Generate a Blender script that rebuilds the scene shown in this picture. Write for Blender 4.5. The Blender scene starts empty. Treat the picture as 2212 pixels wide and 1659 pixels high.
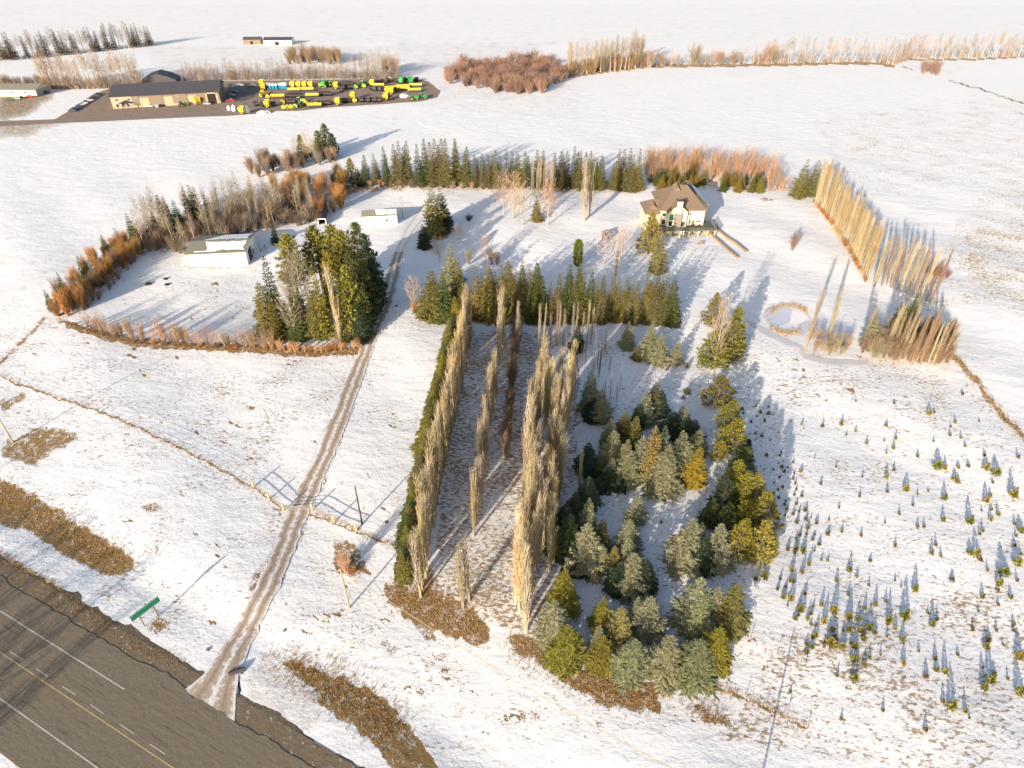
import bpy, math, random
import numpy as np
from mathutils import Vector, Matrix
random.seed(7); RNG = np.random.default_rng(7)
S = bpy.context.scene
COL = S.collection
R_ = random.random
def U(a, b): return a + (b-a)*random.random()

# ------------------------------------------------------------------ camera model (metres; camera 100 m above the fields)
CW, CH, F = 2212.0, 1659.0, 1420.0
PITCH = math.radians(35.5); SP, CP = math.sin(PITCH), math.cos(PITCH)
CAMH = 100.0
def terrain(x, y):
    d = np.hypot(x, y)
    k = np.clip((420.0-d)/150.0, 0, 1)
    z = 0.35*np.sin(x*0.061+1.3)*np.cos(y*0.047+0.4) + 0.22*np.sin(x*0.13+y*0.11) + 0.12*np.sin(x*0.31-y*0.23+2)
    d = (x+95.0)*.449 + (y-77.3)*.894          # metres from the highway edge, on the field side
    ditch = -.45*np.exp(-((d-13.0)/5.0)**2)
    return z*k*np.clip((d-4.0)/15.0, 0, 1) + ditch
def at(x, y, z=None):
    u, v = (x-CW/2)/F, (y-CH/2)/F
    dn = SP + v*CP; fw = CP - v*SP
    zz = 0.0 if z is None else z
    for i in range(4 if z is None else 1):
        t = (CAMH-zz)/dn
        if z is None: zz = float(terrain(u*t, fw*t))
    return Vector((u*t, fw*t, zz))
def proj(p):
    h = CAMH-p[2]
    zc = p[1]*CP + h*SP; yd = h*CP - p[1]*SP
    return CW/2 + p[0]/zc*F, CH/2 + yd/zc*F
def g(x, y): return Vector((x, y, float(terrain(x, y))))
def height_to(pos, ytop):
    v = (ytop-CH/2)/F; h = (v*pos[1]*CP + pos[1]*SP)/(CP - v*SP)
    return CAMH - h - pos[2]
def by_base(x, yb, yt, rr=0.0):
    pos = at(x, yb); H = max(1.0, height_to(pos, yt))
    for i in range(4):
        p2 = at(x, yb); d = Vector((p2[0], p2[1], 0)).normalized()*rr*H
        pos = g(p2[0]+d[0], p2[1]+d[1]); H = max(1.0, height_to(pos, yt))
    return pos, H
def by_top(x, y, H):
    p = at(x, y, H); z = float(terrain(p[0], p[1])); p = at(x, y, H+z)
    return g(p[0], p[1])
def poly_pts(pts, n, jit=0.0):
    w = [at(*p) for p in pts]; L = [0]
    for a, b in zip(w, w[1:]): L.append(L[-1]+(b-a).length)
    out = []
    for i in range(n):
        s = L[-1]*(i+0.5)/n + (U(-.5, .5)*L[-1]/n*jit)
        s = min(max(s, 0), L[-1]-1e-4)
        for k in range(len(w)-1):
            if s <= L[k+1]:
                t = (s-L[k])/(L[k+1]-L[k]); p = w[k].lerp(w[k+1], t); out.append(p); break
    return out
def inpoly(px, py, poly):
    px = np.asarray(px); py = np.asarray(py); c = np.zeros(px.shape, bool); n = len(poly); j = n-1
    for i in range(n):
        xi, yi = poly[i]; xj, yj = poly[j]
        if yi != yj:
            c ^= ((yi > py) != (yj > py)) & (px < (xj-xi)*(py-yi)/(yj-yi)+xi)
        j = i
    return c
def scatter_poly(poly, n, mind=0.0, tries=40):
    """random ground points inside the patch of ground outlined by poly"""
    w = [at(*p) for p in poly]; P2 = [(a[0], a[1]) for a in w]
    x0, x1 = min(p[0] for p in P2), max(p[0] for p in P2); y0, y1 = min(p[1] for p in P2), max(p[1] for p in P2)
    out = []; k = 0
    while len(out) < n and k < n*tries:
        k += 1; x, y = U(x0, x1), U(y0, y1)
        if inpoly(x, y, P2) and all((x-o[0])**2+(y-o[1])**2 > mind*mind for o in out): out.append(g(x, y))
    return out

# ------------------------------------------------------------------ mesh helpers
class MB:
    def __init__(s): s.v = []; s.f = []; s.m = []; s.uv = None
    def add(s, vs, fs, m=0):
        b = len(s.v); s.v.extend([tuple(q) for q in vs]); s.f.extend([tuple(i+b for i in f) for f in fs]); s.m.extend([m]*len(fs))
    def box(s, x0, x1, y0, y1, z0, z1, m=0):
        s.add([(x0,y0,z0),(x1,y0,z0),(x1,y1,z0),(x0,y1,z0),(x0,y0,z1),(x1,y0,z1),(x1,y1,z1),(x0,y1,z1)],
              [(0,3,2,1),(4,5,6,7),(0,1,5,4),(1,2,6,5),(2,3,7,6),(3,0,4,7)], m)
    def tube(s, pts, rads, n=4, m=0, cap=False):
        pts = [Vector(p) for p in pts]; b = len(s.v)
        for i, p in enumerate(pts):
            d = (pts[min(i+1, len(pts)-1)]-pts[max(i-1, 0)]).normalized()
            a = d.cross(Vector((0.31, 0.17, 0.93)));
            if a.length < 1e-3: a = d.cross(Vector((1, 0, 0)))
            a.normalize(); c = d.cross(a)
            for k in range(n):
                t = 2*math.pi*k/n; q = p + (a*math.cos(t)+c*math.sin(t))*rads[i]; s.v.append(tuple(q))
        for i in range(len(pts)-1):
            for k in range(n):
                s.f.append((b+i*n+k, b+i*n+(k+1)%n, b+(i+1)*n+(k+1)%n, b+(i+1)*n+k)); s.m.append(m)
        if cap:
            s.f.append(tuple(b+k for k in range(n))[::-1]); s.m.append(m)
            e = b+(len(pts)-1)*n; s.f.append(tuple(e+k for k in range(n))); s.m.append(m)
    def cyl(s, c, r, h, axis='z', n=12, m=0, r2=None):
        c = Vector(c); ax = {'x': Vector((1,0,0)), 'y': Vector((0,1,0)), 'z': Vector((0,0,1))}[axis]
        s.tube([c-ax*h/2, c+ax*h/2], [r, r if r2 is None else r2], n, m, True)
    def blade(s, p, d, L, w, m=0, up=None):
        """a leaf-like folded diamond"""
        d = Vector(d).normalized(); sd = d.cross(Vector(up) if up else Vector((U(-1,1), U(-1,1), U(.2,1))))
        if sd.length < 1e-3: sd = Vector((1,0,0))
        sd.normalize(); nn = sd.cross(d); p = Vector(p); q = p+d*L*0.45
        s.add([p, q-sd*w*.5-nn*w*.15, p+d*L, q+sd*w*.5-nn*w*.15], [(0,1,2),(0,2,3)], m)
    def mesh(s, name, mats):
        me = bpy.data.meshes.new(name); me.from_pydata(s.v, [], s.f)
        for mt in (mats if isinstance(mats, (list, tuple)) else [mats]): me.materials.append(mt)
        if any(s.m): me.polygons.foreach_set('material_index', s.m)
        me.update(); return me
def tag(o, label=None, cat=None, group=None, kind=None):
    if label: o['label'] = label
    if cat: o['category'] = cat
    if group: o['group'] = group
    if kind: o['kind'] = kind
    return o
def ob(name, me, parent=None, loc=None):
    o = bpy.data.objects.new(name, me); COL.objects.link(o)
    if parent is not None: o.parent = parent
    if loc is not None: o.location = loc
    return o
def thing(name, label, cat, loc=(0,0,0), rz=0.0, group=None, scale=None):
    o = bpy.data.objects.new(name, None); COL.objects.link(o); o.location = loc; o.rotation_euler = (0,0,rz)
    o.empty_display_size = 0.5
    if scale: o.scale = scale if isinstance(scale, (tuple, list)) else (scale,)*3
    return tag(o, label, cat, group)
ONES = ['', 'first','second','third','fourth','fifth','sixth','seventh','eighth','ninth','tenth','eleventh','twelfth','thirteenth','fourteenth','fifteenth','sixteenth','seventeenth','eighteenth','nineteenth']
TENS = {2:('twenty','twentieth'),3:('thirty','thirtieth'),4:('forty','fortieth'),5:('fifty','fiftieth'),6:('sixty','sixtieth'),7:('seventy','seventieth'),8:('eighty','eightieth'),9:('ninety','ninetieth')}
def ordn(i):
    if i < 20: return ONES[i]
    if i >= 100: return 'hundred-and-'+(ordn(i-100) if i > 100 else 'zeroth') if i > 100 else 'hundredth'
    t, o = divmod(i, 10); return TENS[t][1] if o == 0 else TENS[t][0]+'-'+ONES[o]

# ------------------------------------------------------------------ materials
def newmat(name):
    m = bpy.data.materials.new(name); m.use_nodes = True; nt = m.node_tree
    for n in list(nt.nodes): nt.nodes.remove(n)
    out = nt.nodes.new('ShaderNodeOutputMaterial'); b = nt.nodes.new('ShaderNodeBsdfPrincipled')
    nt.links.new(b.outputs[0], out.inputs[0]); b.inputs['Roughness'].default_value = .8
    b.inputs['Specular IOR Level'].default_value = .25
    return m, nt, b
def nd(nt, t, **k):
    n = nt.nodes.new(t)
    for a, v in k.items():
        if a == 'inp':
            for i, x in v.items(): n.inputs[i].default_value = x
        else: setattr(n, a, v)
    return n
def mathn(nt, op, a, b=None, clamp=False):
    n = nt.nodes.new('ShaderNodeMath'); n.operation = op; n.use_clamp = clamp
    for i, x in enumerate((a, b)):
        if x is None: continue
        if hasattr(x, 'links'): nt.links.new(x, n.inputs[i])
        else: n.inputs[i].default_value = x
    return n.outputs[0]
def mixc(nt, f, a, b, mode='MIX'):
    n = nt.nodes.new('ShaderNodeMix'); n.data_type = 'RGBA'; n.blend_type = mode
    for i, x in ((0, f), (6, a), (7, b)):
        if hasattr(x, 'links'): nt.links.new(x, n.inputs[i])
        else: n.inputs[i].default_value = x if i == 0 else (*x, 1)
    return n.outputs[2]
def pos_noise(nt, scale, detail=4, rough=.6, vec='Position', stretch=None, rot=0.0):
    if vec == 'Position': src = nt.nodes.new('ShaderNodeNewGeometry').outputs['Position']
    elif vec == 'UV': src = nt.nodes.new('ShaderNodeTexCoord').outputs['UV']
    else: src = nt.nodes.new('ShaderNodeTexCoord').outputs['Object']
    if stretch:
        mp = nt.nodes.new('ShaderNodeMapping'); mp.inputs['Scale'].default_value = stretch; mp.inputs['Rotation'].default_value = (0,0,rot)
        nt.links.new(src, mp.inputs[0]); src = mp.outputs[0]
    n = nd(nt, 'ShaderNodeTexNoise', inp={'Scale': scale, 'Detail': detail, 'Roughness': rough}); nt.links.new(src, n.inputs['Vector'])
    return n.outputs['Fac']
def simple(name, col, rough=.7, var=.25, nscale=1.5, metal=0.0, bump=0.0, spec=.25, vec='Object', stretch=None):
    m, nt, b = newmat(name)
    n = pos_noise(nt, nscale, 5, .65, vec, stretch)
    c = mixc(nt, n, tuple(x*(1-var) for x in col), tuple(min(1, x*(1+var)) for x in col))
    nt.links.new(c, b.inputs['Base Color']); b.inputs['Roughness'].default_value = rough; b.inputs['Metallic'].default_value = metal
    b.inputs['Specular IOR Level'].default_value = spec
    if bump:
        bp = nd(nt, 'ShaderNodeBump', inp={'Strength': bump, 'Distance': .05}); nt.links.new(n, bp.inputs['Height']); nt.links.new(bp.outputs[0], b.inputs['Normal'])
    return m
def tinted(name, rough=.8, var=.35, nscale=3.0, trans=0.0):
    """colour comes from each object's own colour, with mottling"""
    m, nt, b = newmat(name)
    oi = nt.nodes.new('ShaderNodeObjectInfo'); n = pos_noise(nt, nscale, 3, .6, 'Object')
    k = mathn(nt, 'ADD', mathn(nt, 'MULTIPLY', n, var*2.4), 1-var*1.2)
    vm = nd(nt, 'ShaderNodeVectorMath', operation='SCALE'); nt.links.new(oi.outputs['Color'], vm.inputs[0]); nt.links.new(k, vm.inputs['Scale'])
    nt.links.new(vm.outputs[0], b.inputs['Base Color']); b.inputs['Roughness'].default_value = rough
    if trans:
        tr = nt.nodes.new('ShaderNodeBsdfTranslucent'); nt.links.new(vm.outputs[0], tr.inputs[0])
        ms = nt.nodes.new('ShaderNodeMixShader'); ms.inputs[0].default_value = trans
        nt.links.new(b.outputs[0], ms.inputs[1]); nt.links.new(tr.outputs[0], ms.inputs[2])
        nt.links.new(ms.outputs[0], [x for x in nt.nodes if x.type == 'OUTPUT_MATERIAL'][0].inputs[0])
    return m
M = {}
M['needle'] = tinted('needles', .75, .4, 1.2, .0)
M['twig'] = tinted('bare_twigs', .8, .3, 2.0)
M['bark'] = simple('conifer_bark', (.13,.09,.065), .9, .3, 6)
M['bark_pale'] = simple('pale_bark', (.40,.34,.26), .85, .3, 5)
M['cream'] = simple('cream_siding', (.64,.585,.42), .7, .06, 2)
M['white_metal'] = simple('white_metal_cladding', (.80,.78,.70), .5, .05, 2)
M['grey_metal'] = simple('grey_metal_cladding', (.36,.34,.33), .6, .08, 2)
M['shingle'] = simple('brown_shingles', (.20,.145,.105), .9, .22, 8, bump=.5)
M['snow_roof'] = simple('roof_snow', (.84,.85,.88), .8, .03, 2, bump=.3)
M['dark_roof'] = simple('dark_roof_metal', (.078,.072,.082), .6, .15, .6)
M['olive_roof'] = simple('weathered_roof_metal', (.22,.21,.17), .6, .2, .8)
M['tan_metal'] = simple('tan_cladding', (.21,.165,.125), .7, .08, 1)
M['tan_light'] = simple('light_tan_panel', (.38,.32,.22), .7, .06, 1)
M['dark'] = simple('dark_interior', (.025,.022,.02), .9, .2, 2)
M['glass'] = simple('window_glass', (.05,.06,.07), .12, .2, 1, spec=.6)
M['stone'] = simple('chimney_stone', (.25,.21,.18), .9, .5, 3.5, bump=.8)
M['deck'] = simple('weathered_deck', (.13,.13,.11), .85, .3, 3)
M['wood'] = simple('timber', (.30,.22,.14), .85, .3, 5)
M['post'] = simple('peeled_log_post', (.62,.50,.26), .8, .2, 6)
M['pole'] = simple('utility_pole_wood', (.36,.29,.19), .85, .2, 4)
M['pole_dark'] = simple('dark_pole_wood', (.07,.055,.05), .85, .2, 4)
M['wire'] = simple('cable', (.45,.38,.25), .6, .1, 1)
M['steel'] = simple('galvanised_steel', (.32,.30,.28), .5, .15, 3, metal=.3)
M['green_sign'] = simple('green_sign_face', (.02,.24,.13), .5, .06, 2)
M['yellow'] = simple('yellow_machine_paint', (.64,.45,.03), .5, .12, 1.2, spec=.4)
M['green'] = simple('green_machine_paint', (.02,.30,.06), .45, .2, 1.2, spec=.4)
M['lime'] = simple('lime_machine_paint', (.30,.62,.08), .5, .2, 1.2, spec=.4)
M['black'] = simple('black_rubber', (.03,.028,.03), .8, .3, 3)
M['charcoal'] = simple('dark_steel', (.07,.062,.068), .7, .35, 2)
M['blue'] = simple('blue_paint', (.03,.20,.33), .5, .1, 1)
M['white_paint'] = simple('white_paint', (.78,.78,.76), .5, .05, 1)
M['maroon'] = simple('maroon_door_paint', (.07,.02,.04), .6, .15, 2)
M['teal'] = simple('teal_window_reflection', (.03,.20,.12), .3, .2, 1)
M['paint'] = tinted('car_paint', .35, .05, 1)
M['hay'] = simple('dry_blades', (.42,.27,.11), .9, .45, .8, vec='Position')
M['reed'] = simple('reeds', (.40,.26,.11), .9, .3, 1, vec='Position')

def ground_mat():
    m, nt, b = newmat('snowy_ground')
    at_ = nt.nodes.new('ShaderNodeAttribute'); at_.attribute_name = 'mask'
    sp = nt.nodes.new('ShaderNodeSeparateColor'); nt.links.new(at_.outputs['Color'], sp.inputs[0])
    G, K, ST, DI = sp.outputs[0], sp.outputs[1], sp.outputs[2], at_.outputs['Alpha']
    n1 = pos_noise(nt, .55, 9, .72); n1b = pos_noise(nt, 3.2, 4, .6)
    nn = mathn(nt, 'ADD', mathn(nt, 'MULTIPLY', n1, .62), mathn(nt, 'MULTIPLY', n1b, .38))
    thr = mathn(nt, 'SUBTRACT', .75, mathn(nt, 'MULTIPLY', G, .40))
    f1 = mathn(nt, 'MULTIPLY', mathn(nt, 'SUBTRACT', nn, thr), 10.0, True)
    # stubble poking through the snow, drifted in one direction
    n2 = pos_noise(nt, .95, 5, .72, 'Position', (1.0, 1.9, 1), .5)
    n2b = pos_noise(nt, .09, 3, .6)
    thr2 = mathn(nt, 'SUBTRACT', .665, mathn(nt, 'MULTIPLY', K, .25))
    f2 = mathn(nt, 'MULTIPLY', mathn(nt, 'SUBTRACT', mathn(nt, 'ADD', n2, mathn(nt, 'MULTIPLY', mathn(nt, 'SUBTRACT', n2b, .5), .35)), thr2), 13.0, True)
    f2 = mathn(nt, 'MULTIPLY', f2, .85)
    # snow
    n3 = pos_noise(nt, .035, 4, .55); 
    snow = mixc(nt, n3, (.76,.77,.82), (.86,.855,.86))
    n5 = pos_noise(nt, .35, 6, .7, 'Position', (1, 3.0, 1), .35)
    dirt = mixc(nt, n5, (.36,.29,.22), (.62,.58,.54))
    dfac = mathn(nt, 'MULTIPLY', mathn(nt, 'ADD', DI, mathn(nt, 'MULTIPLY', mathn(nt, 'SUBTRACT', n5, .5), mathn(nt, 'MULTIPLY', DI, 2.0))), 1.0, True)
    base = mixc(nt, dfac, snow, dirt)
    n4 = pos_noise(nt, 1.7, 6, .75)
    br = mixc(nt, n4, (.055,.032,.015), (.38,.225,.095)); stc = mixc(nt, n4, (.17,.105,.04), (.66,.46,.20))
    gc = mixc(nt, ST, br, stc)
    c = mixc(nt, f2, base, gc); c = mixc(nt, f1, c, gc)
    nt.links.new(c, b.inputs['Base Color']); b.inputs['Roughness'].default_value = .75; b.inputs['Specular IOR Level'].default_value = .15
    h1 = pos_noise(nt, .12, 8, .62, 'Position', (1, 1.6, 1), .45); h2 = pos_noise(nt, 1.6, 5, .65)
    hh = mathn(nt, 'ADD', mathn(nt, 'MULTIPLY', h1, 1.3), mathn(nt, 'MULTIPLY', h2, .20))
    hh = mathn(nt, 'ADD', hh, mathn(nt, 'MULTIPLY', f1, .25))
    bp = nd(nt, 'ShaderNodeBump', inp={'Strength': .5, 'Distance': .6}); nt.links.new(hh, bp.inputs['Height']); nt.links.new(bp.outputs[0], b.inputs['Normal'])
    return m
M['ground'] = ground_mat()
def track_mat(name, a, c, snowamt, sc=(1, .06, 1), dark=(.10,.065,.04), ruts=False):
    m, nt, b = newmat(name)
    n = pos_noise(nt, 4.5, 5, .6, 'UV', sc); n2 = pos_noise(nt, 1.1, 6, .7); n3 = pos_noise(nt, 2.6, 4, .6, 'UV', (sc[0], sc[1]*1.6, 1))
    col = mixc(nt, n, a, c)
    d = mathn(nt, 'MULTIPLY', mathn(nt, 'SUBTRACT', n3, .60), 12.0, True)
    col = mixc(nt, mathn(nt, 'MULTIPLY', d, .8), col, dark)
    thr = 1-snowamt
    if ruts:
        tc = nt.nodes.new('ShaderNodeTexCoord'); sx = nt.nodes.new('ShaderNodeSeparateXYZ'); nt.links.new(tc.outputs['UV'], sx.inputs[0])
        u = mathn(nt, 'ABSOLUTE', mathn(nt, 'SUBTRACT', mathn(nt, 'MULTIPLY', sx.outputs[0], 2.0), 1.0))
        q = mathn(nt, 'ABSOLUTE', mathn(nt, 'SUBTRACT', u, .48))
        thr = mathn(nt, 'SUBTRACT', 1-snowamt+.10, mathn(nt, 'MULTIPLY', q, .55))
        rut = mathn(nt, 'MULTIPLY', mathn(nt, 'SUBTRACT', .17, q), 5.0, True)
        col = mixc(nt, mathn(nt, 'MULTIPLY', rut, .55), col, tuple(x*.62 for x in a))
    f = mathn(nt, 'MULTIPLY', mathn(nt, 'SUBTRACT', mathn(nt, 'ADD', mathn(nt, 'MULTIPLY', n2, .6), mathn(nt, 'MULTIPLY', n3, .4)), thr), 10.0, True)
    col = mixc(nt, mathn(nt, 'MULTIPLY', f, .85), col, (.78,.77,.78))
    nt.links.new(col, b.inputs['Base Color']); b.inputs['Roughness'].default_value = .85
    bp = nd(nt, 'ShaderNodeBump', inp={'Strength': .6, 'Distance': .15}); nt.links.new(n2, bp.inputs['Height']); nt.links.new(bp.outputs[0], b.inputs['Normal'])
    return m
M['drive'] = track_mat('muddy_snow_track', (.30,.215,.15), (.56,.47,.39), .46, (4, .06, 1), (.10,.065,.04), True)
M['yard'] = track_mat('muddy_yard', (.16,.115,.09), (.36,.28,.23), .36, (.3,.3,1))
M['asphalt'] = track_mat('road_asphalt', (.11,.095,.075), (.25,.205,.15), .22, (1, .03, 1), (.09,.07,.05))
M['bank'] = track_mat('roadside_bank', (.11,.083,.055), (.24,.185,.13), .43, (.5, .15, 1), (.06,.05,.04))
M['apron'] = simple('paved_apron', (.13,.115,.11), .8, .2, .2, vec='Position')
M['line_white'] = simple('road_line_white', (.46,.43,.38), .6, .35, 1.5, vec='Position')
M['line_yellow'] = simple('road_line_yellow', (.44,.34,.18), .6, .4, 1.5, vec='Position')
M['ice'] = simple('pond_ice', (.58,.60,.70), .3, .06, .3, vec='Position')
M['grey_ice'] = simple('creek_ice', (.60,.59,.62), .5, .12, .3, vec='Position')

# ------------------------------------------------------------------ ground sheet
def dist_line(px, py, pts):
    d = np.full(px.shape, 1e9)
    for (ax, ay), (bx, by) in zip(pts, pts[1:]):
        L2 = (bx-ax)**2+(by-ay)**2; t = np.clip(((px-ax)*(bx-ax)+(py-ay)*(by-ay))/L2, 0, 1)
        d = np.minimum(d, np.hypot(px-ax-t*(bx-ax), py-ay-t*(by-ay)))
    return d
#EOFPART1
GRASS = [  # outline on the ground, bareness, straw tint, dirt
 ([(-30,1020),(30,1040),(66,1058),(144,1108),(220,1155),(284,1196),(292,1228),(240,1248),(185,1225),(122,1190),(68,1152),(-30,1130)],.98,.25,0),
 ([(0,955),(30,945),(60,925),(110,918),(165,930),(178,948),(150,965),(105,985),(90,1010),(45,1005),(0,985)],.9,.35,0),
 ([(-5,860),(30,850),(55,840),(62,855),(30,880),(-5,900)],.9,.4,0),
 ([(292,1098),(318,1088),(345,1080),(360,1108),(325,1112)],.85,.2,0),
 ([(250,1020),(330,1020),(338,1055),(265,1060)],.55,.3,0),
 ([(330,1252),(375,1250),(372,1275),(332,1280)],.72,.2,0),
 ([(310,1345),(345,1320),(378,1325),(372,1352),(345,1368),(310,1372)],.8,.4,0),
 ([(380,1315),(410,1300),(420,1320),(395,1340)],.5,.3,0),
 ([(-10,1183),(60,1222),(120,1258),(200,1315),(280,1368),(340,1405),(400,1428),(405,1438),(360,1440),(300,1415),(200,1352),(100,1278),(40,1240),(-10,1212)],.9,.85,.2),
 ([(-10,1212),(40,1240),(100,1278),(200,1352),(300,1415),(360,1440),(400,1440),(440,1470),(400,1490),(332,1458),(245,1398),(175,1353),(77,1313),(-10,1258)],.62,.1,.9),
 ([(602,1421),(640,1424),(728,1459),(786,1479),(830,1503),(885,1561),(930,1620),(960,1680),(860,1680),(800,1600),(745,1561),(705,1538),(678,1503),(655,1471),(620,1450)],.95,.35,0),
 ([(565,1403),(600,1405),(604,1425),(570,1418)],.75,.3,0),
 ([(665,1425),(730,1440),(785,1470),(760,1478),(700,1455)],.55,.3,0),
 ([(560,1403),(655,1475),(700,1540),(640,1590),(560,1600),(530,1500)],.1,.2,.35),
 ([(810,1378),(835,1372),(870,1400),(865,1415),(830,1410)],.7,.2,0),
 ([(940,1432),(970,1438),(1008,1465),(990,1472),(950,1452)],.7,.2,0),
 ([(820,1262),(865,1258),(950,1290),(1000,1325),(1020,1308),(1050,1335),(1065,1385),(1040,1397),(985,1382),(900,1350),(850,1315)],.93,.2,0),
 ([(885,1352),(905,1350),(958,1382),(930,1387)],.85,.2,0),
 ([(870,1180),(900,1270),(950,1300),(1010,1320),(1010,1300),(960,1270),(950,1240),(900,1200)],.8,.4,0),
 ([(780,1180),(850,1170),(850,1290),(800,1280)],.42,.2,0),
 ([(715,1175),(750,1160),(785,1190),(790,1230),(765,1255),(725,1235)],.85,.05,0),
 ([(1090,1370),(1130,1362),(1180,1400),(1230,1450),(1330,1482),(1400,1488),(1440,1520),(1425,1542),(1380,1540),(1300,1525),(1240,1490),(1180,1445),(1100,1405)],.95,.25,0),
 ([(1130,1360),(1170,1390),(1260,1440),(1330,1455),(1420,1470),(1500,1478),(1560,1440),(1560,1462),(1500,1492),(1400,1500),(1300,1480),(1200,1430)],.85,.2,0),
 ([(1480,1508),(1530,1522),(1582,1545),(1565,1552),(1500,1537)],.78,.25,0),
 ([(1500,1540),(1560,1545),(1605,1568),(1600,1580),(1520,1562)],.88,.35,0),
 ([(1106,1505),(1160,1528),(1195,1560),(1120,1558)],.66,.2,0),
 ([(1195,1515),(1262,1545),(1262,1565),(1205,1545)],.66,.2,0),
 ([(1275,1542),(1335,1562),(1290,1572)],.75,.3,0),
 ([(535,1275),(560,1215),(592,1165),(590,1215),(560,1270),(540,1290)],.72,.2,0),
 ([(100,690),(220,712),(300,728),(420,738),(560,742),(780,742),(772,762),(640,772),(520,757),(380,752),(270,747),(180,724)],.86,.15,0),
 ([(100,700),(160,600),(262,510),(300,480),(330,545),(262,591),(220,640),(180,690)],.7,.3,0),
 ([(270,480),(310,545),(400,548),(560,500),(640,488),(700,475),(760,430),(780,395),(700,390),(540,400),(400,450)],.72,.15,0),
 ([(500,345),(700,320),(720,350),(560,410)],.55,.3,0),
 ([(720,395),(1110,400),(1390,408),(1390,418),(1100,412),(980,408),(800,414),(740,430)],.9,.35,0),
 ([(1395,385),(1700,385),(1750,420),(1700,422),(1640,415),(1395,412)],.7,.35,0),
 ([(1700,420),(1760,430),(1800,480),(1836,530),(1875,605),(1860,580),(1800,470),(1760,415)],.5,.45,0),
 ([(1845,740),(1960,780),(2050,785),(2060,700),(2000,640),(1890,640)],.42,.6,0),
 ([(1725,755),(1830,765),(1840,775),(1730,768)],.8,.2,0),
 ([(400,566),(540,574),(560,578),(540,582),(400,585),(395,575)],.75,.45,0),
 ([(310,540),(400,545),(400,575),(340,580),(320,560)],.42,.3,.3),
 ([(550,492),(640,480),(650,495),(600,510),(555,512)],.4,.2,.2),
 ([(555,560),(585,558),(590,572),(556,575)],.8,.15,0),
 ([(955,170),(1010,190),(1110,215),(1180,200),(1240,190),(1230,205),(1150,222),(1050,222),(970,212),(920,190)],.55,.75,0),
 ([(935,140),(1010,150),(1210,120),(1230,160),(1150,215),(1080,212),(1000,190),(950,170)],.5,.2,0),
 ([(-10,165),(80,195),(120,205),(60,250),(-10,262)],.8,.2,.9),
 ([(-10,262),(110,258),(160,262),(90,280),(60,296),(-10,300)],.75,.45,.5),
 ([(1100,305),(1125,300),(1135,312)],.3,.3,0),
 ([(1810,325),(1870,310),(1900,300),(1935,305),(1880,325),(1830,335)],.72,.9,0),
 ([(2025,305),(2075,295),(2095,305),(2050,320)],.72,.9,0),
 ([(880,655),(905,640),(915,668),(890,675)],.7,.1,0),
 ([(100,182),(310,178),(480,168),(860,165),(860,178),(560,182),(230,190),(100,200)],.85,.5,.3),
 ([(1650,665),(1690,650),(1740,668),(1755,700),(1745,728),(1690,728),(1655,700)],.3,.9,0),
]
LINES = [
 ([(150,703),(230,727),(300,741),(420,748),(560,757),(640,763),(775,758)],8,.93,.2,0),
 ([(655,1035),(690,955),(722,860),(755,790),(792,715)],2.2,.62,.1,.2), ([(545,1290),(575,1215),(600,1150)],4,.60,.15,.2), ([(605,1265),(640,1185),(668,1115)],2.5,.72,.1,.3), ([(692,1062),(716,1004),(742,935),(765,870)],2.0,.72,.1,.3),
 ([(640,855),(670,850),(720,900),(770,915),(830,940)],.8,.0,.1,.25), ([(700,350),(640,380),(560,400)],3,.5,.3,0), # polyline, half width px, bareness, straw, dirt
 ([(-10,808),(110,855),(220,893),(330,940),(440,993),(550,1052),(612,1098)],2.6,.9,.35,0),
 ([(660,1105),(700,1120),(760,1145),(860,1180)],2.6,.85,.35,0),
 ([(95,692),(0,782),(-20,800)],5,.82,.15,.3),
 ([(2055,765),(2100,815),(2150,880),(2222,955)],6,.9,.6,.4),
 ([(1525,1475),(1600,1505),(1660,1532),(1740,1572)],4,.85,.3,0),
 ([(1230,166),(1320,152),(1406,143),(1656,140),(1800,137),(1884,136),(1930,142)],4,.93,.5,0),
 ([(1900,133),(1959,129),(2100,128),(2222,122)],3,.9,.5,0),
 ([(1945,143),(1975,152)],2,.8,.4,0),
 ([(2048,173),(2110,190),(2160,207),(2222,228)],1.8,.95,.1,0),
 ([(2070,215),(2130,235)],1.2,.6,.1,0), ([(2150,222),(2222,252)],1.8,.7,.3,0),
 ([(1640,690),(1700,735)],2,.5,.8,0),
 ([(1540,865),(1600,860),(1655,862)],4,.55,.1,0),
 ([(-10,690),(60,615),(150,560)],1,.0,.2,.35),
 ([(20,778),(110,812),(200,845),(330,890),(450,950),(545,1000)],1.2,.0,0,.5),
 ([(370,360),(300,372),(240,385)],1.5,.15,.3,.1),
 ([(1990,438),(2060,420),(2120,395),(2160,385),(2212,372)],2.5,.5,.8,0),
]
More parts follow.
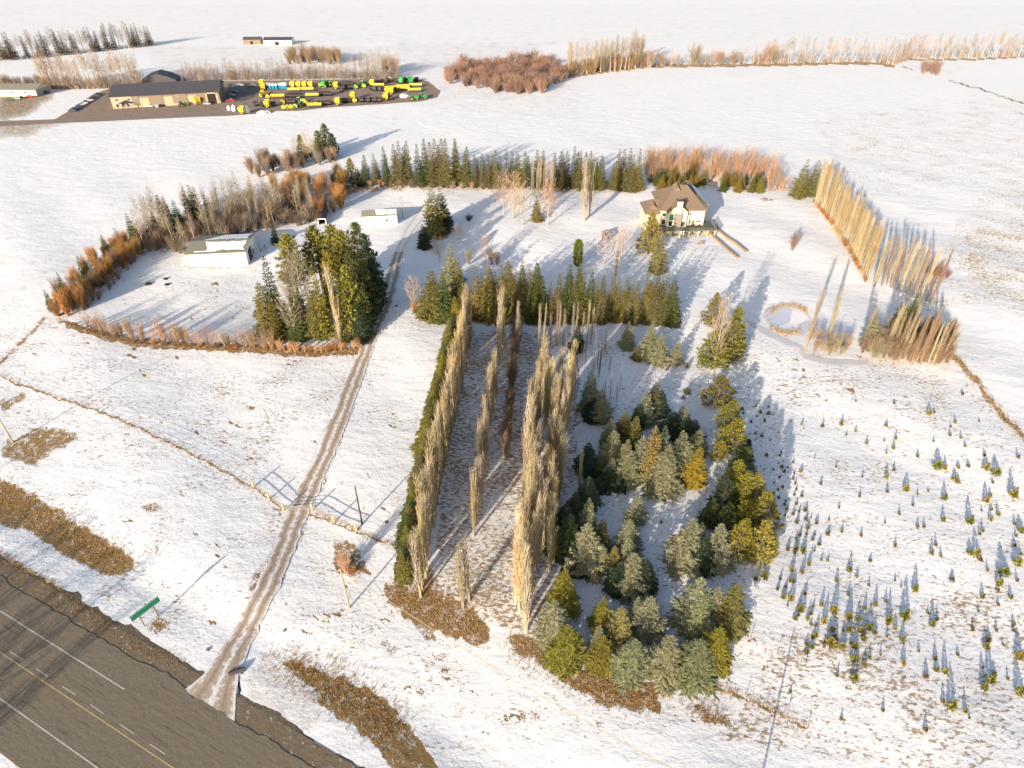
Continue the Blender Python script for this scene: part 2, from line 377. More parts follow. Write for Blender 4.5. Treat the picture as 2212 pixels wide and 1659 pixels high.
SPECK = [
 ([(1640,770),(1760,775),(1850,790),(1900,830),(1760,845),(1640,815)],.72,.25,0),
 ([(-10,690),(100,690),(300,740),(780,750),(700,900),(640,1050),(600,1090),(440,990),(-10,805)],.42,.15,0),
 ([(-10,812),(440,1000),(610,1100),(600,1200),(450,1420),(0,1180)],.36,.2,0),
 ([(830,700),(960,700),(960,900),(860,1170),(680,1100),(760,850)],.30,.15,0),
 ([(620,1120),(860,1180),(870,1270),(1060,1390),(1110,1400),(1540,1560),(900,1640),(480,1430)],.36,.2,0),
 ([(985,715),(1260,720),(1240,1000),(1190,1380),(1010,1330),(930,1310)],.76,.15,0.14),
 ([(1260,720),(1640,760),(1700,1000),(1560,1400),(1200,1480)],.40,.15,0),
 ([(1640,770),(2060,790),(2240,960),(2240,1700),(1560,1480),(1660,1200)],.40,.45,0),
 ([(1750,800),(2060,790),(2130,870),(1980,900),(1780,850)],.50,.4,0),
 ([(1700,1350),(2240,1250),(2240,1700),(1560,1600)],.56,.25,.05),
 ([(1960,640),(2150,370),(2240,370),(2240,700),(2100,640),(2060,720)],.50,.8,0),
 ([(2080,500),(2240,480),(2240,640),(2100,640)],.66,.85,0),
 ([(1560,700),(1740,760),(1700,1000),(1600,960)],.45,.1,0),
 ([(230,600),(560,560),(580,740),(230,700)],.34,.1,.12),
 ([(800,150),(1250,180),(1250,260),(900,230)],.36,.6,.05),
 ([(850,90),(1210,92),(1000,150),(860,170)],.42,.5,.1),
 ([(330,100),(850,100),(850,165),(330,170)],.40,.3,.1),
 ([(1380,120),(2240,90),(2240,120),(1380,140)],.4,.5,.1),
 ([(-10,10),(2240,10),(2240,92),(-10,92)],.30,.4,.05),
 ([(1750,260),(2240,200),(2240,380),(1850,430)],.44,.85,0),
 ([(-10,300),(500,300),(250,460),(-10,650)],.22,.4,.0),
]
random.seed(5); NG = len(GRASS)
for (x0, x1, y0, y1, n) in [(20,430,960,1180,16),(380,600,1140,1400,9),(620,860,1200,1400,14),(880,1100,1390,1560,10),(1100,1500,1480,1570,12),(1480,2200,1380,1570,30),(30,700,720,1000,30),(700,860,820,1140,8),(1640,1900,770,860,16),(320,560,600,700,6)]:
    for i in range(n):
        cx_, cy_ = U(x0, x1), U(y0, y1); L_ = U(5, 17); W_ = U(2.0, 4.5)
        GRASS.append(([(cx_+math.cos(t)*L_-math.sin(t)*W_*.3, cy_+math.cos(t)*L_*.42+math.sin(t)*W_) for t in [k*.785 for k in range(8)]], U(.8, 1.15), U(.1, .4), 0))
def build_ground():
    cz = np.linspace(-math.pi, math.pi, 49)[:-1]; az = np.sort(np.concatenate([cz[np.abs(cz) > math.radians(63)], np.radians(np.linspace(-62, 62, 1040))]))
    v = np.linspace(-.600, .62, 640); dn = SP+v*CP; rr = CAMH/dn*(CP-v*SP)      # even steps of depression angle
    rr = np.unique(np.concatenate([[3, 8, 15, 25], rr[rr > 28], [1500, 2500, 4000, 7000]]))
    A, Rr = np.meshgrid(az, rr); X = np.sin(A)*Rr; Y = np.cos(A)*Rr; Z = terrain(X, Y)
    nr, na = X.shape
    zc = Y*CP + CAMH*SP; ok = zc > 20; zc = np.where(ok, zc, 1e3)
    px = CW/2 + X/zc*F; py = CH/2 + (CAMH*CP - Y*SP)/zc*F
    px = np.where(ok, px, -9e3)
    jx = px + 4*np.sin(py*.09+px*.05) + 3*np.sin(px*.21+1) + RNG.normal(0, 2.0, px.shape)
    jy = py + 3*np.sin(px*.11+py*.04) + 2*np.sin(px*.27+2) + RNG.normal(0, 1.2, px.shape)*np.clip((py-60)/400, .15, 1)
    jy = np.where(py < 300, py + (jy-py)*.35, jy)
    g_ = np.full(px.shape, .05); k_ = np.full(px.shape, .16); s_ = np.full(px.shape, .45); d_ = np.full(px.shape, .02)
    for pl, kk, ss, dd in SPECK:
        m = inpoly(jx, jy, pl); k_[m] = kk; s_[m] = ss; d_[m] = dd
    for gi, (pl, gg, ss, dd) in enumerate(GRASS):
        if gi == NG:
            for _ in range(7): g_ = (np.roll(g_, 1, 0)+np.roll(g_, -1, 0)+np.roll(g_, 1, 1)+np.roll(g_, -1, 1)+2*g_)/6
        m = inpoly(jx, jy, pl); g_[m] = np.maximum(g_[m], gg); s_[m] = ss; d_[m] = np.maximum(d_[m], dd)
    for _ in range(1): g_ = (np.roll(g_, 1, 0)+np.roll(g_, -1, 0)+np.roll(g_, 1, 1)+np.roll(g_, -1, 1)+2*g_)/6
    for pl, hw, gg, ss, dd in LINES:
        d = dist_line(jx*.5+px*.5, jy*.4+py*.6, pl); m = d < hw
        g_[m] = np.maximum(g_[m], gg); s_[m] = ss; d_[m] = np.maximum(d_[m], dd)
    me = bpy.data.meshes.new('ground'); verts = np.stack([X, Y, Z], -1).reshape(-1, 3)
    idx = np.arange(nr*na).reshape(nr, na); nx = np.roll(idx, -1, 1)
    f = np.stack([idx[:-1], nx[:-1], nx[1:], idx[1:]], -1).reshape(-1, 4)[:, ::-1]
    n = len(verts); verts = np.vstack([verts, [[0, 0, 0.0]]])
    tri = np.stack([np.full(na, n), nx[0], idx[0]], -1)
    me.vertices.add(len(verts)); me.vertices.foreach_set('co', verts.ravel())
    nl = f.size+tri.size; me.loops.add(nl); me.loops.foreach_set('vertex_index', np.concatenate([f.ravel(), tri.ravel()]))
    me.polygons.add(len(f)+len(tri)); tot = np.concatenate([np.full(len(f), 4), np.full(len(tri), 3)])
    me.polygons.foreach_set('loop_start', np.concatenate([[0], np.cumsum(tot)[:-1]])); me.polygons.foreach_set('loop_total', tot)
    me.update(calc_edges=True); me.validate()
    a = me.attributes.new('mask', 'FLOAT_COLOR', 'POINT'); c = np.zeros((len(verts), 4)); c[:n] = np.stack([g_, k_, s_, d_], -1).reshape(-1, 4)
    a.data.foreach_set('color', c.ravel()); me.materials.append(M['ground'])
    me.polygons.foreach_set('use_smooth', np.ones(len(me.polygons), bool))
    tag(ob('ground', me), kind='structure')
build_ground()

def ribbon(name, left, right, mat, nu=6, step=1.5, off=.05, jit=.0, kind='structure', parent=None, smooth=True):
    """a strip of ground surface between a left and a right edge (same number of points each)"""
    Lw = [at(*p) for p in left]; Rw = [at(*p) for p in right]; vs = []; uv = []; rows = 0; vv = 0; wa = wb = 0.0
    for i in range(len(Lw)-1):
        mid = ((Lw[i]+Rw[i])/2-(Lw[i+1]+Rw[i+1])/2).length; ns = max(1, int(mid/step))
        for k in range(ns + (1 if i == len(Lw)-2 else 0)):
            t = k/ns; a = Lw[i].lerp(Lw[i+1], t); b = Rw[i].lerp(Rw[i+1], t)
            if jit:
                d = (b-a).normalized(); wa = .8*wa+U(-jit, jit)*.5; wb = .8*wb+U(-jit, jit)*.5; a = a+d*(U(-jit, jit)*.5+wa); b = b+d*(U(-jit, jit)*.5+wb)
            for j in range(nu+1):
                p = a.lerp(b, j/nu); vs.append((p[0], p[1], float(terrain(p[0], p[1]))+off)); uv.append((j/nu, vv))
            vv += mid/ns; rows += 1
    fs = [(r*(nu+1)+j, r*(nu+1)+j+1, (r+1)*(nu+1)+j+1, (r+1)*(nu+1)+j) for r in range(rows-1) for j in range(nu)]
    me = bpy.data.meshes.new(name); me.from_pydata(vs, [], fs); me.materials.append(mat)
    ul = me.uv_layers.new(name='UVMap'); li = np.zeros(len(me.loops), int); me.loops.foreach_get('vertex_index', li)
    ul.data.foreach_set('uv', np.array(uv)[li].ravel())
    me.update()
    if me.polygons[0].normal.z < 0: me.flip_normals()
    if smooth: me.polygons.foreach_set('use_smooth', np.ones(len(me.polygons), bool))
    o = ob(name, me, parent)
    if kind: tag(o, kind=kind)
    return o
def patch(name, outline, mat, off=.06, jit=0.0, n=3):
    """flat polygon patch with a ragged outline"""
    pts = []; m = len(outline)
    for i in range(m):
        a, b = at(*outline[i]), at(*outline[(i+1) % m])
        for k in range(n):
            p = a.lerp(b, k/n); pts.append((p[0]+U(-jit, jit), p[1]+U(-jit, jit)))
    me = bpy.data.meshes.new(name); me.from_pydata([(x, y, float(terrain(x, y))+off) for x, y in pts], [], [tuple(range(len(pts)))])
    me.materials.append(mat); me.update()
    if me.polygons[0].normal.z < 0: me.flip_normals()
    ul = me.uv_layers.new(name='UVMap')
    for l in me.loops: p = me.vertices[l.vertex_index].co; ul.data[l.index].uv = (p.x*.3, p.y*.3)
    return tag(ob(name, me), kind='structure')

# driveway from the highway up through the gate to the yard
ribbon('driveway', [(400,1492),(420,1478),(455,1440),(500,1370),(548,1280),(585,1200),(622,1102),(640,1065),(672,1004),(700,940),(713,905),(738,841),(771,766),(803,691),(815,665),(832,596),(852,545)],
       [(505,1570),(508,1530),(514,1450),(560,1352),(605,1270),(638,1190),(670,1100),(690,1065),(713,1004),(738,940),(752,905),(778,841),(802,766),(832,691),(845,665),(863,596),(872,545)], M['drive'], nu=8, step=1.0, off=.11, jit=.35)
ribbon('track', [(852,545),(866,500),(885,470),(910,440),(935,422),(970,410)], [(872,545),(900,500),(925,470),(940,445),(958,430),(985,417)],
       track_mat('packed_snow_track', (.62,.60,.60), (.80,.80,.81), .5, (4, .06, 1), (.46,.42,.40), True), nu=4, step=1.2, off=.06, jit=.3)
# highway in the lower left corner
e0, e1 = at(-10, 1258), at(475, 1553)
rd = (e1-e0).normalized(); rn = Vector((rd.y, -rd.x, 0));
if rn.x > 0 or rn.y > 0: pass
rn = rn if (rn.y < 0) else -rn                                     # points to the far lane, towards the viewer
def rp(along, across): p = e0 + rd*along + rn*across; return p
def road_strip(name, a0, a1, c0, c1, mat, off, parent=None, jit=0, nu=2, step=4.0, drop=0.0):
    n = max(1, int((a1-a0)/step)); vs = []; uv = []; wk = 0.0
    for i in range(n+1):
        s = a0+(a1-a0)*i/n; wk = wk*.85+U(-jit, jit)*.7
        for j in range(nu+1):
            c = c0+(c1-c0)*j/nu + (U(-jit, jit)*.4 + wk if j == 0 else 0); p = rp(s, c)
            vs.append((p[0], p[1], off-(drop if j == 0 else 0))); uv.append((c, s))
    fs = [(i*(nu+1)+j, i*(nu+1)+j+1, (i+1)*(nu+1)+j+1, (i+1)*(nu+1)+j) for i in range(n) for j in range(nu)]
    me = bpy.data.meshes.new(name); me.from_pydata(vs, [], fs); me.materials.append(mat)
    ul = me.uv_layers.new(name='UVMap')
    for l in me.loops: ul.data[l.index].uv = uv[l.vertex_index]
    me.update()
    if me.polygons[0].normal.z < 0: me.flip_normals()
    return ob(name, me, parent)
w1 = at(0,1317); w2 = at(267,1492); cw = (((w1+w2)/2-e0).dot(rn)); y1 = at(117,1491); y2 = at(240,1566); cy = ((y1-e0).dot(rn)+(y2-e0).dot(rn))/2
road_z = .12
tag(road_strip('road', -220, 330, -1.0, cy*2-cw+5, M['asphalt'], road_z, jit=.4, nu=8, step=1.2), kind='structure')
sh = road_strip('road_shoulder', -220, 330, -5.2, .6, M['bank'], road_z-.06, jit=.7, nu=4, step=1.2, drop=.16); tag(sh, kind='structure')
t_end = (w2-e0).dot(rd); t_y1 = (y1-e0).dot(rd)
mk = [road_strip('edge_line', -220, t_end, cw-.1, cw+.1, M['line_white'], road_z+.012),
      road_strip('centre_line', -220, 330, cy-.09, cy+.09, M['line_yellow'], road_z+.012),
      road_strip('far_edge_line', -220, 330, cy*2-cw-.1, cy*2-cw+.1, M['line_white'], road_z+.012)]
d1, d2 = at(135,1483), at(164,1502); d3 = at(195,1523); ds = (d1-e0).dot(rd); per = (d3-d1).dot(rd); cd = ((d1+d2)/2-e0).dot(rn); dl = (d2-d1).length
for k in range(-14, 4): mk.append(road_strip('lane_dash', ds+per*k, ds+per*k+dl, cd-.07, cd+.07, M['line_white'], road_z+.012))
for o in mk: tag(o, kind='structure')
# pond and creek
pc = at(1702, 690); mb = MB(); N = 40
for off_, rx, ry, nm, mt in ((.03, 6.7, 9.0, 'pond', M['ice']),):
    pts = [(pc[0]+math.cos(t)*rx*(1+.1*math.sin(2*t+1)), pc[1]+math.sin(t)*ry*(1+.08*math.sin(3*t))) for t in [2*math.pi*i/N for i in range(N)]]
    me = bpy.data.meshes.new(nm); me.from_pydata([(x, y, float(terrain(x, y))+.05) for x, y in pts], [], [tuple(range(N))]); me.materials.append(mt); tag(ob(nm, me), kind='structure')
ribbon('creek', [(1612,690),(1650,706),(1690,728),(1732,746),(1740,765),(1800,776),(1876,780)], [(1618,702),(1650,722),(1690,742),(1728,752),(1736,775),(1800,789),(1876,788)], M['grey_ice'], nu=2, off=.05, jit=.3)
# machinery yard
patch('yard', [(-15,274),(-15,262),(118,258),(150,240),(178,222),(205,203),(240,190),(480,176),(700,173),(880,168),(925,176),(950,196),(945,210),(912,219),(830,225),(700,233),(640,240),(600,240),(560,246),(480,251),(350,256),(230,262),(130,266)], M['yard'], .1, .5, 4)
patch('paved_yard', [(486,216),(492,186),(560,181),(572,192),(545,212),(520,220)], M['apron'], .16, .3, 3)
# ------------------------------------------------------------------ plants: a few grown meshes of each kind, placed one by one
def spruce_mesh(seed, R=.2, lev=30, nb=11, dens=5, top=.82, droop=.35, bare=.04):
    """crown of a 10 m spruce: whorls of drooping boughs carrying fans of needle sprays"""
    random.seed(seed); H = 10.0; mb = MB()
    lop = U(0, 6.28)
    for i in range(lev):
        t = (i+U(-.3, .3))/lev; t = max(.0, min(.985, t)); z = H*(bare+(1-bare)*t)
        rad = H*R*((1-t)**top)*(.74+.50*R_()) + .10
        n = max(4, int(nb*(.45+.55*(1-t))))
        for k in range(n):
            az = 2*math.pi*(k/n)+i*2.4+U(-.3, .3); L = rad*U(.72, 1.14)*(1+.12*math.sin(az+lop))
            d = Vector((math.cos(az), math.sin(az), 0)); up = U(.0, .25)+t*.35
            p0 = Vector((0, 0, z)); mb_n = dens if L > .8 else 3
            def P(s): return p0 + d*L*s + Vector((0, 0, L*(up*s - droop*s*s*1.6 + droop*.9*s**3)))
            for j in range(mb_n):
                s = .22+.78*(j+.5)/mb_n; q = P(s); w = L*(.30*(1.15-s)+.13)+.10
                for sgn in (-1, 1):
                    dd = (d*U(.5, .9)+Vector((-d.y, d.x, 0))*sgn*U(.6, 1.0)+Vector((0, 0, U(-.55, .05)))).normalized()
                    mb.blade(q, dd, w*U(.9, 1.5), w*.55, 0, (U(-.3,.3), U(-.3,.3), 1))
            mb.blade(P(.78), d+Vector((0, 0, U(-.1, .25))), L*.30+.14, .26, 0, (0, 0, 1))
    mb.tube([(0,0,H*.9),(0,0,H)], [.07,.02], 3)
    for k in range(6):
        az = U(0, 6.28); mb.blade((0,0,H*.97), (math.cos(az)*.5, math.sin(az)*.5, .8), .4, .12)
    return mb.mesh('spruce_crown', M['needle'])
def trunk_mesh(H=10.0, r=.17, mat=None, top=.85, bend=.0):
    mb = MB(); mb.tube([(0,0,-.5),(0,0,H*.25),(bend,0,H*.6),(0,0,H*top)], [r*1.25, r, r*.6, .03], 6); return mb.mesh('trunk', mat or M['bark'])
def pine_mesh(seed, wid=.22, lo=.12, nclump=85, shape=.5):
    """crown of a 10 m pine: upswept limbs ending in rounded tufts"""
    random.seed(seed); H = 10.0; mb = MB()
    for c in range(nclump):
        t = (c+U(0, 1))/nclump; z = H*(lo+(.97-lo)*t)
        prof = (math.sin(math.pi*min(1, (t*.86+.14)))**shape)*(1.08-.72*t)
        az = c*2.4+U(-.4, .4); r = H*wid*prof*U(.45, 1.08); e = Vector((math.cos(az)*r, math.sin(az)*r, z))
        st = Vector((0, 0, z-.45*r)); mb.tube([st, st.lerp(e, .6)+Vector((0,0,-.12*r)), e], [.05, .035, .02], 3, 1)
        cr = U(.42, .85)*(.7+.5*(1-t))
        for k in range(26):
            a2 = U(0, 6.28); el = U(-.35, 1.3); dd = Vector((math.cos(a2)*math.cos(el), math.sin(a2)*math.cos(el), math.sin(el)))
            dd = (dd + Vector((math.cos(az), math.sin(az), .7))*.45).normalized()
            mb.blade(e + Vector((U(-.5,.5), U(-.5,.5), U(-.25,.25)))*cr + dd*cr*.08, dd, cr*U(.55, 1.0), cr*.24)
    return mb.mesh('pine_crown', [M['needle'], M['bark']])
def juniper_mesh(seed, squat=1.0):
    """bushy little conifer, 1 m tall"""
    random.seed(seed); mb = MB()
    for k in range(190):
        t = R_()**1.3; az = U(0, 6.28); r = .40*squat*((1-t)**.8)*U(.75, 1.1)+.04; z = .05+.88*t
        mb.blade((math.cos(az)*r*.2, math.sin(az)*r*.2, z), (math.cos(az), math.sin(az), U(-.15, .55)+t*.5), r*U(.8, 1.0), U(.07, .12))
    for k in range(5): mb.blade((0, 0, .86), (U(-.3,.3), U(-.3,.3), 1), .16, .04)
    return mb.mesh('sapling', M['needle'])
def poplar_parts(seed, wid=.075, nl=64, lean=.0):
    """12 m columnar poplar: stem and a tight sheaf of upright limbs"""
    random.seed(seed); H = 12.0; st = MB(); st.tube([(0,0,-.5),(0,0,H*.3),(.05,0,H*.65),(0,0,H*.97)], [.19,.15,.09,.02], 5)
    mb = MB()
    for i in range(nl):
        t = (i/nl)**.95*.86+.03; z = H*t; az = i*2.4+U(-.5, .5); L = min(H*U(.20, .36)*(1-.45*t), H*1.0-z)
        r = H*wid*(1-t)**.45*min(1, .55+t*3)*U(.25, 1.05)*(1 if i % 7 else 1.5)
        d = Vector((math.cos(az), math.sin(az), 0)); a = Vector((0,0,z)); b = a+d*r*.8+Vector((0,0,L*.28)); c = a+d*r+Vector((0,0,L))
        c = c + Vector((U(-.15,.15), U(-.15,.15), 0)); mb.tube([a, b, c], [.045, .034, .012], 3)
        for j in range(4):
            s = U(.25, 1); q = b.lerp(c, s) if s > .4 else a.lerp(b, s/.4); a2 = U(0, 6.28)
            dd = Vector((math.cos(a2)*.15+d.x*.08, math.sin(a2)*.15+d.y*.08, 1)).normalized(); l = U(.7, 1.6)*(1-.3*t)
            e = q+dd*l; mb.tube([q, e], [.017, .006], 3)
            for m_ in range(1):
                qq = q.lerp(e, U(.3, .9)); mb.tube([qq, qq+Vector((U(-.25,.25), U(-.25,.25), U(.4,.8)))], [.012, .004], 3)
    return st.mesh('stem', M['twig']), mb.mesh('branches', M['twig'])
def aspen_parts(seed, H=12.0, first=.35, spread=.16, nl=30, up=(.5, 1.2), fine=5):
    """bare broadleaf tree: pale trunk, rising limbs, fine twigs"""
    random.seed(seed); st = MB(); bx, by = U(-.4,.4), U(-.4,.4)
    def T(t): return Vector((bx*math.sin(t*2.6), by*math.sin(t*2.1), H*t))
    st.tube([T(-.04), T(.2), T(.45), T(.7), T(.95)], [.20,.16,.12,.07,.02], 5)
    mb = MB()
    for i in range(nl):
        t = first+(.97-first)*(i+U(0,1))/nl; az = i*2.4+U(-.6,.6); L = H*spread*(1.25-t)*U(.8, 1.5)+.4
        u = U(*up); d = Vector((math.cos(az), math.sin(az), u)).normalized(); a = T(t); b = a+d*L*.5; c = b+(d+Vector((0,0,.5))).normalized()*L*.6
        r0 = .055*(1.3-t); mb.tube([a, b, c], [r0, r0*.65, .012], 3)
        for j in range(fine+3):
            s = U(.2, 1.0); q = a.lerp(b, s*2) if s < .5 else b.lerp(c, s*2-1); a2 = U(0, 6.28)
            dd = (d*.6+Vector((math.cos(a2), math.sin(a2), U(.0, 1.2)))*.75).normalized(); l = L*U(.25, .55); e = q+dd*l
            mb.tube([q, e], [.02, .007], 3)
            for m_ in range(3):
                qq = q.lerp(e, U(.2, 1)); d3 = (dd+Vector((U(-1,1), U(-1,1), U(-.2,1)))*.8).normalized(); mb.tube([qq, qq+d3*l*U(.35,.7)], [.011, .004], 3)
    return st.mesh('trunk', M['bark_pale']), mb.mesh('branches', M['twig'])
def shrub_mesh(seed, n=46, wid=.55, erect=.6, H=3.0, fine=7, tr=.012):
    """bare many-stemmed shrub, 3 m tall"""
    random.seed(seed); mb = MB()
    for i in range(n):
        az = i*2.4; o = U(0, .25)*wid; p = Vector((math.cos(az)*o*H*.5, math.sin(az)*o*H*.5, -.1)); k = U(.1, 1)*wid
        d = Vector((math.cos(az)*k, math.sin(az)*k, 1)).normalized(); L = H*U(.65, 1.05); b = p+d*L*.5; c = b+(d*.7+Vector((U(-.25,.25),U(-.25,.25),erect))).normalized()*L*.5
        mb.tube([p, b, c], [.035, .022, .008], 3)
        for j in range(fine):
            s = U(.25, 1); q = p.lerp(b, s*2) if s < .5 else b.lerp(c, s*2-1); a2 = U(0, 6.28)
            dd = (d+Vector((math.cos(a2), math.sin(a2), U(.1, .8)))*.7).normalized(); l = L*U(.15, .32); e = q+dd*l; mb.tube([q, e], [tr, tr*.4], 3)
            for m_ in range(3):
                qq = q.lerp(e, U(.2,1)); d3 = (dd+Vector((U(-1,1),U(-1,1),U(-.1,1)))*.6).normalized(); mb.tube([qq, qq+d3*l*U(.3,.6)], [tr*.7, tr*.25], 3)
    return mb.mesh('shrub', M['twig'])
SPR = [spruce_mesh(11+i, R=r, lev=l, nb=n, droop=dr) for i, (r, l, n, dr) in enumerate([(.17,24,12,.4),(.20,22,12,.5),(.15,26,11,.45),(.23,21,13,.45),(.18,24,11,.6),(.21,20,11,.55)])]
SPRB = [spruce_mesh(31+i, R=r, lev=19, nb=12, dens=5, top=.78, droop=dr, bare=.0) for i, (r, dr) in enumerate([(.27,.34),(.30,.28),(.24,.38),(.28,.5),(.22,.42)])]
SPRN = [spruce_mesh(51+i, R=r, lev=30, nb=8, dens=4, droop=.6, bare=.12) for i, r in enumerate([.12,.14,.11,.13])]
PIN = [pine_mesh(71+i, w, lo, n, sh) for i, (w, lo, n, sh) in enumerate([(.21,.06,100,.5),(.26,.05,110,.6),(.18,.08,90,.5)])]
PINH = [pine_mesh(81+i, w, lo, n, sh) for i, (w, lo, n, sh) in enumerate([(.15,.42,60,.7),(.13,.35,70,.6)])]
CEDAR = []
def cedar_mesh(seed):
    random.seed(seed); mb = MB()
    for k in range(2000):
        t = R_(); az = U(0, 6.28); r = .85*U(.5,1)*(min(1, t*6)**.5)*(1 if t < .75 else math.sqrt(max(.02, 1-((t-.75)/.26)**2)))*U(.75, 1.0)
        mb.blade((math.cos(az)*r*.9, math.sin(az)*r*.9, t*5.6+.05), (math.cos(az)*.5, math.sin(az)*.5, 1), U(.3,.5), U(.10,.16))
    return mb.mesh('cedar_crown', M['needle'])
TRK = trunk_mesh(); TRKP = trunk_mesh(10, .16, M['bark'], .9, .1)
POP = [poplar_parts(100+i, w, n) for i, (w, n) in enumerate([(.050,56),(.042,50),(.058,60),(.046,46),(.052,64),(.038,40)])]
ASP = [aspen_parts(120+i, 12, f, s, n, u) for i, (f, s, n, u) in enumerate([(.38,.13,30,(.6,1.4)),(.45,.11,26,(.7,1.6)),(.30,.16,34,(.5,1.2)),(.5,.12,24,(.5,1.3)),(.35,.10,28,(.9,1.8))])]
YARD = [aspen_parts(140+i, 9, .16, .34, 34, (.35,.9), 6) for i in range(3)]
SHR = [shrub_mesh(160+i) for i in range(3)]
WIL = [shrub_mesh(170+i, 60, .42, .9, 3.0, 8, .014) for i in range(3)]
AIRY = [shrub_mesh(175+i, 16, .5, .9, 3.0, 8, .009) for i in range(3)]
FAN = [shrub_mesh(180+i, 26, .38, .9, 3.0, 9, .012) for i in range(2)]
SAP = [juniper_mesh(190+i, s) for i, s in enumerate((.8, 1.0, 1.3))]
CED = cedar_mesh(200)
random.seed(99)

def jitc(c, a=.12):
    k = 1+U(-a, a); return (min(1, c[0]*k*(1+U(-a*.5, a*.5))), min(1, c[1]*k), min(1, c[2]*k*(1+U(-a, a))), 1)
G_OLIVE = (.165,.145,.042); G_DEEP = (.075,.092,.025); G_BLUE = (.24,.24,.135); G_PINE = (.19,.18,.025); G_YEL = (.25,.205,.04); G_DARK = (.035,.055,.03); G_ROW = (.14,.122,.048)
T_TAN = (.285,.23,.15); T_PALE = (.37,.305,.21); T_BROWN = (.22,.15,.10); T_ORANGE = (.40,.215,.07); T_PINK = (.37,.255,.185); T_GREY = (.27,.215,.165); T_RUST = (.36,.17,.06)
def plant(kind, pos, H, col, name, label, cat, group=None, wid=1.0):
    rz = U(0, 6.28)
    if kind in ('spruce','spruce_wide','spruce_thin'):
        cr = random.choice({'spruce': SPR, 'spruce_wide': SPRB, 'spruce_thin': SPRN}[kind]); k = H/10.0
        t = thing(name, label, cat, pos, rz, group, (k*wid, k*wid, k)); ob('trunk', TRK, t); c = ob('crown', cr, t); c.color = jitc(col)
    elif kind in ('pine','pine_high'):
        cr = random.choice(PIN if kind == 'pine' else PINH); k = H/10.0
        t = thing(name, label, cat, pos, rz, group, (k*wid, k*wid, k)); ob('trunk', TRKP, t); c = ob('crown', cr, t); c.color = jitc(col)
    elif kind == 'cedar':
        k = H/5.6; t = thing(name, label, cat, pos, rz, group, (k*wid,k*wid,k)); ob('trunk', TRK, t).scale = (.5,.5,.45); c = ob('crown', CED, t); c.color = jitc(col)
    elif kind in ('poplar','aspen','yard_tree'):
        base, h0 = {'poplar': (POP, 12.0), 'aspen': (ASP, 12.0), 'yard_tree': (YARD, 9.0)}[kind]; st, br = random.choice(base); k = H/h0
        t = thing(name, label, cat, pos, rz, group, (k*wid, k*wid, k)); t.rotation_euler = (U(-.03,.03), U(-.03,.03), rz)
        a = ob('trunk', st, t); a.color = jitc(col, .08); b = ob('crown', br, t); b.color = jitc(col, .15)
    elif kind in ('shrub','willow','fan','airy'):
        me = random.choice({'shrub': SHR, 'willow': WIL, 'fan': FAN, 'airy': AIRY}[kind]); k = H/3.0
        t = ob(name, me, None, pos); t.rotation_euler = (0,0,rz); t.scale = (k*wid, k*wid, k); t.color = jitc(col); tag(t, label, cat, group)
    elif kind == 'sapling':
        t = ob(name, random.choice(SAP), None, pos); t.rotation_euler = (0,0,rz); t.scale = (H*wid, H*wid, H); t.color = jitc(col); tag(t, label, cat, group)
    return t
def rowlabels(items, noun, where, axis='left'):
    """ordinal labels along a row; items = list of positions, returns label for each in order given"""
    key = (lambda p: proj(p)[0]) if axis == 'left' else (lambda p: -proj(p)[1])
    idx = sorted(range(len(items)), key=lambda i: key(items[i])); lab = [None]*len(items)
    frm = {'left': 'from the left', 'near': 'counting from the near end'}[axis]
    for n_, i in enumerate(idx): lab[i] = '%s %s %s, %s' % (ordn(n_+1), noun, frm, where)
    return lab
def row(kind, pos, Hs, cols, name, noun, where, cat, group, axis='left', wid=1.0):
    labs = rowlabels(pos, noun, where, axis)
    for p, H, l in zip(pos, Hs, labs):
        k = random.choice(kind) if isinstance(kind, list) else kind
        c = random.choice(cols) if isinstance(cols, list) else cols
        plant(k, p, H, c, name, l, cat, group, wid if not callable(wid) else wid())
def tops(lst, H): return [by_top(x, y, h) for (x, y), h in zip(lst, H)], H

# --- conifers in the back row, behind the lawn
L = [(794,334),(814,330),(836,316),(858,311),(869,304),(886,304),(907,311),(923,299),(934,306),(944,299),(959,299),(967,299),(987,299),(1011,316),(1027,334),(1043,331),(1056,334),(1071,324),(1081,336),(1094,324),(1106,326),(1119,331),(1134,326),(1159,324),(1172,324),(1196,330),(1210,326),(1222,326),(1237,316),(1250,324),(1261,329),(1271,326),(1284,340),(1296,336)]
P = []; Hh = []
for x, y in L:
    yb = 404+(x-794)*.022+U(-3, 3); pos, H = by_base(x, yb, y, .12); P.append(pos); Hh.append(H)
    if R_() < .45: pos2, H2 = by_base(x+U(-9, 9), yb-U(5, 11), y+U(6, 16), .12); P.append(pos2); Hh.append(H2)
row('spruce_thin', P, Hh, [G_ROW, G_OLIVE, G_DEEP, G_ROW], 'spruce_tree', 'tall ragged spruce', 'in the long back row', 'tree', 'spruces in the back windbreak', wid=lambda: U(1.0, 1.35))
P = []; Hh = []
for x, y, yb in [(1321,351,412),(1331,321,413),(1341,321,414),(1354,319,415),(1374,321,415),(1362,335,416)]:
    pos, H = by_base(x, yb, y, .15); P.append(pos); Hh.append(H)
row('spruce', P, Hh, [G_ROW, (.19,.15,.04)], 'spruce_tree', 'dense lit spruce', 'in the clump ending the back row', 'tree', 'spruces at the right end of the back windbreak')
for (x, yb, yt, lab) in [(1724,431,344,'broad olive spruce at the head of the right poplar row, left of its pair'),(1750,427,346,'broad olive spruce touching the right poplar row, right of its pair')]:
    pos, H = by_base(x, yb, yt, .2); plant('spruce_wide', pos, H, G_OLIVE, 'spruce_tree', lab, 'tree', 'spruce pair at the right poplar row')
